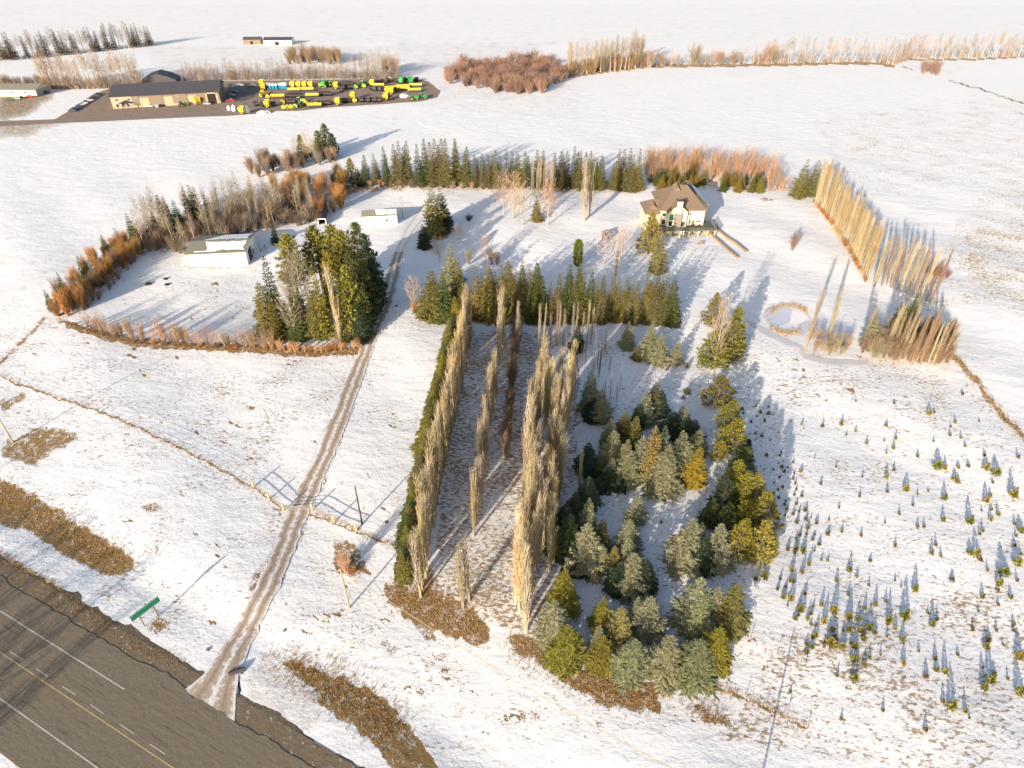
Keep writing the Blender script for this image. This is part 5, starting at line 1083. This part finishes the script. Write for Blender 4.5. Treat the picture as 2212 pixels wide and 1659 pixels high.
for pts, lab in ((lp, 'peeled log rail fence left of the driveway gate'), (rp_, 'peeled log rail fence right of the driveway gate')):
    w = [at(*p) for p in pts]; t = thing('rail_fence', lab, 'fence', w[0], 0)
    for q in w: ob('post', logpost, t, q-w[0])
    for a, b in zip(w, w[1:]):
        for z in (.7, 1.35): ob('rail', rail(a-w[0]+Vector((0,0,z)), b-w[0]+Vector((0,0,z)), .07).mesh('rail', M['wood']), t)
a, b = at(618,1104), at(671,1103); t = thing('farm_gate', 'tubular steel farm gate closed across the driveway', 'gate', a, math.atan2((b-a)[1], (b-a)[0])); Lg = (b-a).length
mb = MB()
for z in (.3,.6,.9,1.25): mb.tube([(0,0,z),(Lg,0,z)], [.045,.045], 5)
ob('bars', mb.mesh('bars', M['steel']), t); mb = MB()
for x in (0, Lg*.5, Lg): mb.tube([(x,0,.25),(x,0,1.3)], [.05,.05], 5)
mb.tube([(0,0,.3),(Lg*.5,0,1.25),(Lg,0,.3)], [.035]*3, 5); ob('brace', mb.mesh('brace', M['wood']), t)
def pole(base, H, label, mat, cross=True, tube=False):
    t = thing('utility_pole', label, 'pole', base, .5); mb = MB(); mb.tube([(0,0,-.5),(0,0,H)], [.19,.12], 8, 0, True); ob('shaft', mb.mesh('shaft', M[mat]), t)
    mb = MB()
    if cross: mb.box(-1.1,1.1,-.06,.06,H-.75,H-.62)
    for x in ((-1,0,1) if cross else (0,)): mb.cyl((x, 0, (H-.5 if x else H+.12)), .06, .25, n=6)
    ob('crossarm' if cross else 'insulator', mb.mesh('crossarm', M[mat] if cross else M['steel']), t); return t
SUN_AZ, SUN_EL = math.radians(28.4), math.radians(15.0)
shd = Vector((math.sin(SUN_AZ), math.cos(SUN_AZ), 0))
pB, HB2 = by_base(754.5, 1313, 1228); pole(pB, HB2, 'pale wooden utility pole on the snow right of the driveway', 'pole', False)
pD, HD = by_base(782.4, 1132.5, 1050.3); pole(pD, HD, 'dark utility pole behind the fence right of the gate', 'pole_dark', False)
pL = at(28, 956); pole(pL, 11.2, 'leaning-looking utility pole at the left edge by the bare patch', 'pole', False)
pS, HS = by_base(870.5, 470.6, 425); pole(pS, HS, 'slender pole beside the small white shed', 'pole', True)
tip = at(1720, 1338); pR = g(*(tip - shd*(10.5/math.tan(SUN_EL)))[:2]); pole(pR, 10.5, 'utility pole at the very bottom right of the view', 'pole', False)
def cable(name, label, spans, r=.022):
    t = thing(name, label, 'cable', spans[0][0]); o0 = spans[0][0]
    for a, b, dz in spans:
        pts = []
        for i in range(17): s = i/16; q = a.lerp(b, s); q = q - Vector((0,0,dz*4*s*(1-s))); pts.append(q-o0)
        mb = MB(); mb.tube(pts, [r]*17, 3); ob('wire', mb.mesh('wire', M['wire']), t)
tB = pB+Vector((0,0,HB2)); tR = pR+Vector((0,0,10.5)); tL = pL+Vector((0,0,11.2)); off = Vector((.35,.35,-.9))
cable('power_line', 'power line sagging low across the front of the poplar rows', [(tB, tR, 2.2), (tB+off, tR+off, 2.6)], .03)
# green road sign seen edge-on
a, b = at(313,1353), at(342,1332); t = thing('road_sign', 'long green road sign on two posts beside the highway', 'sign', a, math.atan2((b-a)[1], (b-a)[0])); Ls = (b-a).length
for x in (0, Ls): mb = MB(); mb.box(x-.08,x+.08,-.08,.08,-.3,4.3); ob('post', mb.mesh('post', M['wood']), t)
mb = MB(); mb.box(-1.3, Ls+1.3, -.16, -.09, 2.9, 4.3); s_ = ob('panel', mb.mesh('panel', M['green_sign']), t)
mb = MB(); mb.box(-1.22, Ls+1.22, -.175, -.162, 2.97, 3.02); mb.box(-1.22, Ls+1.22, -.175, -.162, 4.18, 4.23); ob('border', mb.mesh('border', M['white_paint']), s_)
# timber retaining walls curving from the deck
for pts, lab in (([(1545,489),(1553,500),(1570,514),(1592,528),(1612,545)], 'upper curved timber retaining wall running from the deck'), ([(1534,503),(1545,516),(1565,534),(1580,547),(1593,558)], 'lower curved timber retaining wall running from the deck')):
    w = [at(*p) for p in pts]; t = thing('retaining_wall', lab, 'wall', w[0]); mb = MB()
    for a, b in zip(w, w[1:]):
        d_ = (b-a).normalized(); n_ = Vector((-d_.y, d_.x, 0))*.42; A = a-w[0]; Bq = b-w[0]+d_*.2
        for z0, z1, kk in ((-.4,.35,1.0),(.352,.75,.82)):
            mb.add([A-n_*kk+Vector((0,0,z0)), A+n_*kk+Vector((0,0,z0)), Bq+n_*kk+Vector((0,0,z0)), Bq-n_*kk+Vector((0,0,z0)), A-n_*kk+Vector((0,0,z1)), A+n_*kk+Vector((0,0,z1)), Bq+n_*kk+Vector((0,0,z1)), Bq-n_*kk+Vector((0,0,z1))], [(0,3,2,1),(4,5,6,7),(0,1,5,4),(1,2,6,5),(2,3,7,6),(3,0,4,7)])
    ob('timbers', mb.mesh('timbers', M['wood']), t)
# odds and ends on the snow
def boulder(x, y, s, lab, mat='stone', cat='rock', name='boulder'):
    random.seed(int(x*7+y)); mb = MB(); n = 7; V = [(0,0,-.3)]
    for r in range(4):
        for k in range(n): a_ = 6.283*k/n; rr = (1, .95, .7, .3)[r]*U(.8,1.15); V.append((math.cos(a_)*rr, math.sin(a_)*rr*.8, (-.2,.25,.55,.72)[r]*U(.9,1.1)))
    Fc = [(1+r*n+k, 1+r*n+(k+1)%n, 1+(r+1)*n+(k+1)%n, 1+(r+1)*n+k) for r in range(3) for k in range(n)]+[tuple(1+3*n+k for k in range(n))]
    mb.add(V, Fc); p = at(x, y); o = ob(name, mb.mesh(name, M[mat]), None, p); o.scale = (s,s,s*.8); tag(o, lab, cat)
for x, y, s, lab in [(321,614,1.2,'dark stump left of three on the shed lot snow'),(358,603,.9,'dark stump furthest back of three on the shed lot snow'),(361,615,.9,'dark stump front right of three on the shed lot snow')]: boulder(x, y, s, lab, 'dark', 'stump', 'stump')
for x, y, s, lab in [(856,661,.6,'small dark rock right of the lane bend'),(1650,433,1.6,'low log heap on the far lawn right of the house'),(1664,434,1.1,'smaller log heap beside the low one right of the house'),(448,1405,.4,'small dark stone beside the driveway mouth'),(614,1363,.35,'tiny dark stone on the snow by the lower driveway')]: boulder(x, y, s, lab)
p = at(1513, 528); t = thing('picnic_bench', 'small brown garden bench on the lawn below the deck', 'bench', p, .2)
mb = MB(); mb.box(-1.2,1.2,-.3,.3,.42,.5); ob('seat', mb.mesh('seat', M['wood']), t); mb = MB(); mb.box(-1.2,1.2,.26,.34,.5,1.0); ob('backrest', mb.mesh('backrest', M['wood']), t)
lm = MB(); lm.box(-.06,.06,-.28,.28,0,.42); lme = lm.mesh('leg', M['wood'])
for x in (-1.05, 1.05): ob('leg', lme, t, (x, 0, 0))
p = at(563, 545); t = thing('tool_rack', 'dark leaning metal frame beside the big white shed', 'frame', p, .9)
mb = MB(); mb.tube([(0,0,0),(0,0,3.2)], [.12,.1], 6, 0, True); mb.tube([(2.2,0,0),(2.2,0,2.2)], [.12,.1], 6, 0, True); mb.tube([(0,0,.3),(2.2,0,2.0)], [.09,.09], 6); ob('frame', mb.mesh('frame', M['charcoal']), t)
# culvert and dark runoff beside the driveway mouth
p = at(512, 1452); t = thing('culvert_pipe', 'dark culvert opening beside the mouth of the driveway', 'culvert', p, .4); mb = MB(); mb.cyl((0,0,.1), .45, 2.4, 'x', 12); ob('pipe', mb.mesh('pipe', M['charcoal']), t); boulder(517, 1446, .5, 'dark rock at the culvert'); boulder(520, 1455, .35, 'smaller dark rock just below the culvert')
patch('meltwater', [(514,1462),(518,1464),(520,1500),(521,1560),(517,1566),(514,1510)], M['dark'], .02, .15, 4)
patch('frozen_ditch', [(508,1470),(530,1450),(560,1480),(600,1520),(640,1566),(560,1566),(520,1520)], M['grey_ice'], .0, .3, 4)

# ------------------------------------------------------------------ machines in the yard
def wheel(parent, x, y, r, w, rim='yellow'):
    mb = MB(); mb.cyl((0,0,0), r, w, 'y', 14); o = ob('wheel', mb.mesh('wheel', M['black']), parent, (x, y, r)); mb = MB(); mb.cyl((0,0,0), r*.5, w*1.06, 'y', 10); ob('rim', mb.mesh('rim', M[rim]), o)
def copy_thing(src, name, label, loc, rz, group, color=None):
    r = src.copy(); COL.objects.link(r); r.location = loc; r.rotation_euler = (0,0,rz); r['label'] = label; r['group'] = group
    for c in [x for x in PARTS[src.name]]:
        d_ = c[0].copy(); COL.objects.link(d_); d_.parent = r
        if color: d_.color = color
        for e in c[1]: f_ = e.copy(); COL.objects.link(f_); f_.parent = d_
    return r
PARTS = {}
def finish(t):
    PARTS[t.name] = [(c, [e for e in bpy.data.objects if e.parent == c]) for c in bpy.data.objects if c.parent == t]
PROTO = {}
def mk_tractor(col='green'):
    t = thing('tractor', 'x', 'tractor', (0,0,0)); mb = MB(); mb.box(.6,3.4,-.55,.55,1.0,2.1); mb.add([(3.4,-.5,1.0),(3.9,-.4,1.1),(3.9,.4,1.1),(3.4,.5,1.0),(3.4,-.5,2.05),(3.85,-.4,1.8),(3.85,.4,1.8),(3.4,.5,2.05)], [(0,1,5,4),(1,2,6,5),(2,3,7,6),(4,5,6,7)]); mb.box(-1.2,.6,-.6,.6,.9,1.6); ob('body', mb.mesh('body', M[col]), t)
    mb = MB(); mb.box(-1.2,.5,-.75,.75,1.6,3.1); ob('cab', mb.mesh('cab', M['glass']), t); mb = MB(); mb.box(-1.3,.6,-.85,.85,3.1,3.3); ob('cab_roof', mb.mesh('cab_roof', M[col]), t)
    for y in (-1.15,1.15): wheel(t, -.5, y, 1.0, .6)
    for y in (-1.0,1.0): wheel(t, 2.9, y, .7, .45)
    return t
def mk_combine():
    t = thing('combine_harvester', 'x', 'combine', (0,0,0)); mb = MB(); mb.box(-3.6,2.2,-1.5,1.5,1.3,3.6); mb.box(-2.6,1.4,-1.6,1.6,3.6,4.2); ob('body', mb.mesh('body', M['green']), t)
    mb = MB(); mb.box(2.2,3.7,-1.0,1.0,2.0,3.8); ob('cab', mb.mesh('cab', M['glass']), t); mb = MB(); mb.tube([(-1,1.5,3.8),(-4.6,1.8,4.2)], [.2,.2], 8, 0, True); ob('unloading_auger', mb.mesh('unloading_auger', M['green']), t)
    mb = MB(); mb.box(3.6,5.0,-.7,.7,.7,1.8); ob('feeder_house', mb.mesh('feeder_house', M['lime']), t)
    for y in (-1.8,1.8): wheel(t, 1.6, y, 1.05, .8)
    for y in (-1.4,1.4): wheel(t, -2.8, y, .7, .5)
    return t
def mk_header(L=9.0):
    t = thing('combine_header', 'x', 'header', (0,0,0)); mb = MB(); mb.add([(-L/2,0,.5),(L/2,0,.5),(L/2,0,2.6),(-L/2,0,2.6),(-L/2,-1.6,.5),(L/2,-1.6,.5),(L/2,-.35,2.6),(-L/2,-.35,2.6)], [(0,3,2,1),(4,5,6,7),(0,1,5,4),(3,7,6,2),(0,4,7,3),(1,2,6,5)]); ob('frame', mb.mesh('frame', M['yellow']), t)
    mb = MB(); mb.tube([(-L/2+.2,-1.8,1.0),(L/2-.2,-1.8,1.0)], [.45,.45], 8, 0, True); ob('reel', mb.mesh('reel', M['charcoal']), t)
    for x in (-L*.3, L*.3): wheel(t, x, -.8, .4, .25, 'yellow')
    return t
def mk_hopper(col='yellow'):
    t = thing('grain_cart', 'x', 'grain cart', (0,0,0)); mb = MB(); mb.add([(-.9,-.8,1.0),(.9,-.8,1.0),(.9,.8,1.0),(-.9,.8,1.0),(-1.7,-1.5,3.0),(1.7,-1.5,3.0),(1.7,1.5,3.0),(-1.7,1.5,3.0),(-1.7,-1.5,4.3),(1.7,-1.5,4.3),(1.5,1.5,4.6),(-1.9,1.5,4.6)], [(0,3,2,1),(0,1,5,4),(1,2,6,5),(2,3,7,6),(3,0,4,7),(4,5,9,8),(5,6,10,9),(6,7,11,10),(7,4,8,11)]); ob('hopper', mb.mesh('hopper', M[col]), t)
    mb = MB(); mb.tube([(1.2,-1.6,1.2),(1.5,-1.9,4.8)], [.2,.2], 8, 0, True); ob('auger', mb.mesh('auger', M[col]), t)
    for y in (-1.1,1.1): wheel(t, 0, y, .85, .6)
    return t
def mk_seeder():
    t = thing('tillage_implement', 'x', 'implement', (0,0,0)); mb = MB()
    for y in (-1.4,-.2,1.0): mb.box(-1.3,1.3,y,y+.18,.9,1.1)
    mb.box(-.1,.1,-3.0,2.2,.95,1.15); mb.box(-1.3,-1.1,-1.4,1.2,1.1,2.9); mb.box(1.1,1.3,-1.4,1.2,1.1,2.9); mb.box(-1.3,1.3,-.4,.0,2.4,2.9); mb.box(-1.05,1.05,-1.2,1.0,1.12,2.1); ob('frame', mb.mesh('frame', M['charcoal']), t)
    mb = MB()
    for y in (-1.3,-.1,1.1):
        for x in (-1.1,-.6,0,.6,1.1): mb.cyl((x,y,.45), .45, .12, 'x', 8)
    ob('discs', mb.mesh('discs', M['black']), t)
    for x in (-.9,.9): wheel(t, x, 1.9, .5, .3, 'charcoal')
    return t
def mk_tank():
    t = thing('spray_tank', 'x', 'tank', (0,0,0)); mb = MB(); mb.cyl((0,0,1.5), 1.0, 2.4, 'z', 14); ob('skirt', mb.mesh('skirt', M['blue']), t); mb = MB(); mb.cyl((0,0,3.1), 1.02, .8, 'z', 14); mb.cyl((0,0,3.8), 1.0, .6, 'z', 14, 0, .35); mb.cyl((0,0,4.25), .3, .3, 'z', 10); ob('dome', mb.mesh('dome', M['white_paint']), t)
    mb = MB()
    for x in (-.7,.7):
        for y in (-.7,.7): mb.box(x-.08,x+.08,y-.08,y+.08,0,.4)
    ob('stand', mb.mesh('stand', M['charcoal']), t); return t
def mk_loader(col):
    t = thing('baler', 'x', 'baler', (0,0,0)); mb = MB(); mb.box(-1.4,1.2,-1.1,1.1,.7,2.1); mb.tube([(-.3,-1.1,1.7),(-.3,1.1,1.7)], [1.05,1.05], 12, 0, True); ob('body', mb.mesh('body', M[col]), t)
    mb = MB(); mb.box(1.2,3.2,-.12,.12,.6,.8); ob('drawbar', mb.mesh('drawbar', M['charcoal']), t)
    for y in (-1.3,1.3): wheel(t, -.2, y, .6, .35)
    return t
PROTO['tractor'] = mk_tractor; PROTO['combine'] = mk_combine; PROTO['header'] = mk_header; PROTO['hopper'] = mk_hopper; PROTO['seeder'] = mk_seeder; PROTO['tank'] = mk_tank
PROTO['tractor_lime'] = lambda: mk_tractor('lime'); PROTO['baler_lime'] = lambda: mk_loader('lime'); PROTO['baler_green'] = lambda: mk_loader('green'); PROTO['baler_yellow'] = lambda: mk_loader('yellow')
PN = {'tractor':'green tractor','combine':'green combine harvester','header':'long yellow combine header','hopper':'yellow grain cart','seeder':'dark folded implement','tank':'white-topped blue tank','tractor_lime':'lime green tractor','baler_lime':'lime green baler','baler_green':'green baler','baler_yellow':'yellow baler'}
def q3(x, y): return (518.4+.10416*x, 149.8+.10416*y)
def q4(x, y): return (737.3+.10416*x, 149.8+.10416*y)
Y = {'in the top rank of the machinery yard': [('tank',q3(x,422),0) for x in (535,585,640,700,765)]+[('tank',q3(x,412),0) for x in (830,880,915,960)]+[('hopper',q3(x,398),0) for x in (1100,1225,1345,1475)]+
      [('combine',q3(1770,370),1.2),('tractor_lime',q3(1890,360),1),('baler_lime',q3(1750,395),0),('baler_lime',q3(2000,350),.3),('hopper',q3(1995,415),0),('tractor_lime',q3(1830,330),1.4),('baler_yellow',q3(1680,375),.4)]+
      [('seeder',q4(x,400),.1) for x in (20,70,120,170,215)]+[('seeder',q4(x,330),.1) for x in (60,140,210)]+[('tractor',q4(380,385),1.0),('baler_lime',q4(310,405),0),('tractor_lime',q4(455,340),1.2),('baler_lime',q4(480,385),0),('seeder',q4(560,330),0),('seeder',q4(600,300),0),('hopper',q4(640,360),0),('seeder',q4(720,310),0),('seeder',q4(790,310),0),('seeder',q4(850,290),0),('seeder',q4(890,300),.2),('baler_yellow',q4(1030,240),0),('seeder',q4(1000,270),.2),('seeder',q4(1150,270),0),('combine',q4(1265,290),1.3),('tractor_lime',q4(1345,270),1),('combine',q4(1440,285),1.7),('seeder',q4(1560,250),.4)],
     'in the middle rank of the machinery yard': [('header',q3(790,600),0),('header',q3(1500,580),.05),('hopper',q3(480,440),.3),('baler_yellow',q3(470,520),.2),('header',q3(510,560),1.1),('baler_yellow',q3(590,610),0),('hopper',q3(455,360),.2)]+[('seeder',q3(x,585),.15) for x in (1000,1060,1110,1160,1210,1260,1310)]+[('seeder',q3(x,545),.15) for x in (1660,1730,1800,1880)]+[('header',q3(1130,465),0),('header',q3(1400,455),0),('seeder',q3(2100,470),0),('seeder',q3(2140,420),.1)]+
      [('seeder',q4(620,420),.3),('seeder',q4(700,450),1.2),('seeder',q4(820,450),1.0),('header',q4(760,370),0),('header',q4(1000,430),.1),('hopper',q4(960,520),0),('hopper',q4(1040,520),0),('tractor',q4(1120,470),1.1),('header',q4(1270,400),0),('header',q4(1290,435),0),('header',q4(1520,470),0),('header',q4(1540,370),0)],
     'in the front rank of the machinery yard': [('hopper',q3(575,800),0),('baler_yellow',q3(900,725),0),('baler_lime',q3(925,835),0),('baler_yellow',q3(1005,830),0),('baler_yellow',q3(1080,825),0),('baler_lime',q3(1160,812),0),('tractor',q3(1275,790),1.0),('baler_yellow',q3(1385,740),.4),('tractor_lime',q3(1240,690),0),('header',q3(1550,785),0),('baler_lime',q3(1590,775),0),('hopper',q3(2030,750),0),('hopper',q3(50,935),0),
      ('seeder',q3(1000,710),0),('seeder',q3(1060,710),0),('seeder',q3(1120,710),0),('seeder',q3(1440,720),.2),('seeder',q3(1480,770),0),('seeder',q3(1690,740),0),('seeder',q3(1800,740),0),('seeder',q3(1850,740),0),('seeder',q3(700,770),0),('seeder',q3(480,770),.3),('seeder',q3(340,760),.2)]+
      [('seeder',q4(x,690),0) for x in (20,60,130,170)]+[('hopper',q4(245,630),0),('baler_yellow',q4(290,690),0)]+[('seeder',q4(x,670+(i%2)*12),0) for i, x in enumerate((370,430,500,560,620,690,750,790))]+[('hopper',q4(925,650),0),('seeder',q4(1025,635),0),('tractor',q4(1480,640),.2),('baler_green',q4(1570,630),0),('tractor',q4(1680,600),1.2),('baler_green',q4(1740,610),.2)]}
MADE = {}
for where, lst in Y.items():
    byk = {}
    for k, px, rz in lst: byk.setdefault(k, []).append((px, rz))
    for k, its in byk.items():
        ps = [at(*px) for px, _ in its]; labs = rowlabels(ps, PN[k], where)
        for p, (px, rz), l in zip(ps, its, labs):
            p = Vector((p[0], p[1], .12)); grp = PN[k]+' group in the yard'; rr = rot_front*.3+rz
            if k in MADE: r = copy_thing(MADE[k], k, l, p, rr, grp)
            else: r = PROTO[k](); finish(r); r.location = p; r.rotation_euler = (0,0,rr); r['label'] = l; r['group'] = grp; MADE[k] = r
# white storage dome and snow-covered heap
for (x, y, s, lab, mt) in [(q4(1300,575)[0], q4(1300,575)[1], 3.6, 'white rounded heap at the right end of the machinery yard', 'snow_roof'),(q3(470,930)[0], q3(470,930)[1], 3.6, 'grey-white snow pile at the front of the machinery yard', 'snow_roof'),(q3(560,910)[0], q3(560,910)[1], 2.6, 'smaller snow pile right of the larger one at the yard front', 'snow_roof')]: boulder(x, y, s, lab, mt, 'snow pile', 'snow_pile')
for i, (x, y, lab) in enumerate([(q3(160,900)+('white cone-shaped bin at the yard front, right of a yellow cart',)),(q3(-120,860)+('white cone-shaped bin left of the yellow cart at the yard front',)),(q3(-225,850)+('smallest white bin at the left of the yard front',))]):
    p = at(x, y); t = thing('storage_bin', lab, 'bin', (p[0], p[1], .1), 0, None, (1.0, .9, .7)[i]); mb = MB(); mb.cyl((0,0,1.2), 1.5, 2.4, 'z', 14); ob('body', mb.mesh('body', M['white_paint']), t); mb = MB(); mb.cyl((0,0,3.2), 1.55, 1.6, 'z', 14, 0, .25); ob('cone_roof', mb.mesh('cone_roof', M['white_paint']), t)
# cars and pickups
def mk_car(pick=False):
    t = thing('pickup_truck' if pick else 'parked_car', 'x', 'pickup' if pick else 'car', (0,0,0)); mb = MB(); L, Wd = (2.7,.95) if pick else (2.25,.88)
    prof = [(-L,.45),(-L,.95),(-L+.1,1.02),(L-1.3,1.02),(L-.15,.88),(L,.6),(L,.35),(-L,.35)]; n = len(prof)
    V = [(x,-Wd,z) for x,z in prof]+[(x,Wd,z) for x,z in prof]; mb.add(V, [tuple(range(n)), tuple(range(2*n-1,n-1,-1))]+[(i, n+i, n+(i+1)%n, (i+1)%n) for i in range(n)]); body = ob('body', mb.mesh('body', M['paint']), t)
    a_, b_ = (-.3,1.4) if pick else (-1.7,1.1); h = 1.75 if pick else 1.48; mb = MB(); mb.add([(a_,-Wd+.06,1.0),(b_,-Wd+.06,1.0),(b_,Wd-.06,1.0),(a_,Wd-.06,1.0),(a_+.35,-Wd+.2,h),(b_-.6,-Wd+.2,h),(b_-.6,Wd-.2,h),(a_+.35,Wd-.2,h)], [(0,1,5,4),(1,2,6,5),(2,3,7,6),(3,0,4,7)]); ob('windows', mb.mesh('windows', M['glass']), t)
    mb = MB(); mb.box(a_+.34,b_-.58,-Wd+.19,Wd-.19,h,h+.05); ob('cab_roof', mb.mesh('cab_roof', M['paint']), t)
    for x in (-L+.75, L-.75):
        for y in (-Wd,Wd): wheel(t, x, y, .36, .24, 'steel')
    return t
CARS = [mk_car(False), mk_car(True)]
for c in CARS: finish(c)
def q2(x, y): return (207.4+.1562*x, 149.8+.1562*y)
def q6(x, y): return (.1094*x, 149.8+.1094*y)
cols = {'black':(.02,.02,.022,1),'white':(.75,.75,.75,1),'red':(.40,.02,.02,1),'blue':(.03,.06,.20,1),'silver':(.42,.43,.44,1),'grey':(.12,.12,.13,1)}
lst = []
park = [q6(1430+ (i*47), 840-(i*30)) for i in range(12)]
for i, px in enumerate(park): lst.append((px, 1 if i in (2,7) else 0, ['grey','black','blue','blue','silver','white','grey','white','black','black','grey','black'][i], .45, 'in the slanted row left of the dealership'))
for px, k, c, rz in [(q2(745,520),0,'white',.1),(q2(800,505),1,'black',1.5),(q2(870,520),0,'white',1.5),(q2(940,505),1,'black',1.4)]: lst.append((px, k, c, rz, 'in front of the dealership doors'))
for px, k, c, rz in [(q2(1860,440),1,'red',.2),(q2(1880,370),0,'silver',.1),(q2(1920,330),0,'grey',.1),(q2(1930,240),0,'blue',.1),(q2(1870,225),0,'black',.1),(q2(1990,225),1,'white',.1),(q2(2050,215),0,'blue',.1),(q2(2110,225),0,'black',.1),(q2(2170,235),0,'silver',.1),(q2(1545,490),0,'silver',.1),(q3(230,370),0,'grey',.1),(q3(330,365),0,'silver',.1),(q3(160,340),1,'black',.1)]: lst.append((px, k, c, rz, 'right of the dealership building'))
for px, k, c, rz in [(q6(420,580),1,'black',.3),(q6(600,560),0,'red',.2),(q6(330,600),0,'white',.4),(q6(200,620),0,'grey',.4),(q6(900,480),1,'blue',.8),(q6(850,440),0,'black',.6)]: lst.append((px, k, c, rz, 'before the long cream building'))
used = set(); byk = {}
for it in lst: byk.setdefault((it[4], it[1], it[2]), []).append(it)
for (where, k, c), its in byk.items():
    ps = [at(*it[0]) for it in its]; noun = c+(' pickup' if k else ' car'); labs = rowlabels(ps, noun, where) if len(its) > 1 else ['the only %s %s' % (noun, where)]
    for p, it, l in zip(ps, its, labs):
        grp = 'vehicles parked '+where
        if k not in used: r = CARS[k]; r.location = (p[0], p[1], .12); r.rotation_euler = (0,0,it[3]); r['label'] = l; r['group'] = grp; used.add(k)
        else: r = copy_thing(CARS[k], '', l, (p[0], p[1], .12), it[3], grp, cols[c])
        if r is CARS[k]:
            for ch, _ in PARTS[r.name]: ch.color = cols[c]
# tractor-like machine at the dealership door
for px, k, l in [(q2(1190,520),'tractor','green tractor with a raised red loader before the dealership doors'),(q2(1410,490),'hopper','yellow cart standing before the dealership wall')]:
    p = at(*px); copy_thing(MADE[k], k, l, (p[0], p[1], .12), .8, 'machines before the dealership')

# ------------------------------------------------------------------ dry grass standing through the snow
def grass(name, label, areas, mat, h=(.10,.28), w=.05):
    vs = []; fs = []
    for (pts, hw, n) in areas:
        wpt = [at(*p) for p in pts]; L = [0]
        for a, b in zip(wpt, wpt[1:]): L.append(L[-1]+(b-a).length)
        for i in range(n):
            s = R_()*L[-1]
            for k in range(len(wpt)-1):
                if s <= L[k+1]: break
            a, b = wpt[k], wpt[k+1]; q = a.lerp(b, (s-L[k])/(L[k+1]-L[k])); x = q[0]+random.gauss(0, hw); y = q[1]+random.gauss(0, hw); z = float(terrain(x, y))
            for m in range(5):
                a2 = U(0, 6.28); hh = U(*h); dx, dy = math.cos(a2), math.sin(a2); bx_, by_ = x+U(-.2,.2), y+U(-.2,.2); j = len(vs); ln = U(.1,.5)*hh
                vs += [(bx_-dy*w, by_+dx*w, z-.03), (bx_+dy*w, by_-dx*w, z-.03), (bx_+dx*ln, by_+dy*ln, z+hh)]; fs.append((j, j+1, j+2))
    me = bpy.data.meshes.new(name); me.from_pydata(vs, [], fs); me.materials.append(M[mat]); tag(ob(name, me), label, 'grass', None, 'stuff')
grass('dry_grass', 'brown dry grass standing in strips and ditches across the snow', [([(-8,1060),(60,1090),(140,1145),(210,1185),(270,1222)], 1.9, 1383), ([(610,1425),(680,1455),(740,1490),(800,1530),(860,1580)], 2.0, 1383),
    ([(-8,1195),(100,1262),(200,1335),(300,1402),(390,1434)], .7, 904), ([(850,1280),(940,1310),(1040,1370)], 1.6, 691), ([(1120,1392),(1240,1455),(1400,1510)], 1.9, 957),
    ([(190,712),(300,736),(420,745),(560,753),(770,757)], 1.3, 1117), ([(740,418),(830,408),(1100,410),(1390,414)], 1.2, 851), ([(-8,808),(220,893),(440,993),(612,1098)], .45, 478), ([(670,1106),(770,1146),(860,1182)], .5, 239), ([(2055,765),(2150,880),(2218,956)], 1.0, 425),
    ([(1850,775),(2045,787)], 1.6, 425), ([(1757,436),(1797,490),(1830,540),(1872,608)], 1.0, 532), ([(1530,1472),(1660,1531),(1740,1572)], .8, 239), ([(1490,1520),(1560,1545)], 1.2, 186), ([(1230,166),(1406,143),(1660,140),(1884,136)], 2.5, 665), ([(1945,133),(2215,125)], 2.5, 239), ([(405,578),(540,577)], .5, 186), ([(560,1280),(600,1190)], .6, 133), ([(870,1275),(960,1300)], 1.5, 350), ([(985,1250),(1045,960),(1080,740)], 2.6, 350), ([(1060,1280),(1100,1000),(1130,780)], 3.0, 420), ([(1000,740),(1240,740)], 2.5, 210), ([(1200,1200),(1240,900),(1300,780)], 2.2, 280)], 'hay')
ring = [(1702+math.cos(a_)*44, 690+math.sin(a_)*30) for a_ in [i*.2 for i in range(32)]]
grass('pond_reeds', 'orange reeds ringing the frozen pond', [(ring[5:13], .9, 130), (ring[18:30], .8, 190), (ring+[ring[0]], .5, 60)], 'reed', (.4, 1.1), .04)

# ------------------------------------------------------------------ camera, light, sky
cam = bpy.data.cameras.new('camera'); co = bpy.data.objects.new('camera', cam); COL.objects.link(co)
co.location = (0, 0, CAMH); co.rotation_euler = (math.pi/2-PITCH, 0, 0); cam.sensor_width = 36; cam.lens = 36*F/CW; cam.clip_end = 12000; cam.clip_start = 1; S.camera = co
sl_ = bpy.data.lights.new('sun', 'SUN'); sl_.energy = 5.0; sl_.angle = math.radians(.5); sl_.color = (1.0, .87, .70); so = bpy.data.objects.new('sun', sl_); COL.objects.link(so)
tr = Vector((math.sin(SUN_AZ)*math.cos(SUN_EL), math.cos(SUN_AZ)*math.cos(SUN_EL), -math.sin(SUN_EL))); so.rotation_euler = tr.to_track_quat('-Z', 'Y').to_euler(); so.location = (-60, -100, 120)
w = bpy.data.worlds.new('World'); S.world = w; w.use_nodes = True; nt = w.node_tree
bg = [n for n in nt.nodes if n.type == 'BACKGROUND'][0]; sk = nt.nodes.new('ShaderNodeTexSky'); sk.sky_type = 'NISHITA'; sk.sun_disc = False; sk.sun_elevation = SUN_EL; sk.sun_rotation = SUN_AZ+math.pi; sk.dust_density = 2.0; sk.ozone_density = .6
nt.links.new(sk.outputs[0], bg.inputs[0]); bg.inputs[1].default_value = .12
S.view_settings.view_transform = 'Standard'; S.view_settings.look = 'None'; S.view_settings.exposure = .79; S.view_settings.gamma = 1
S.render.engine = 'CYCLES'
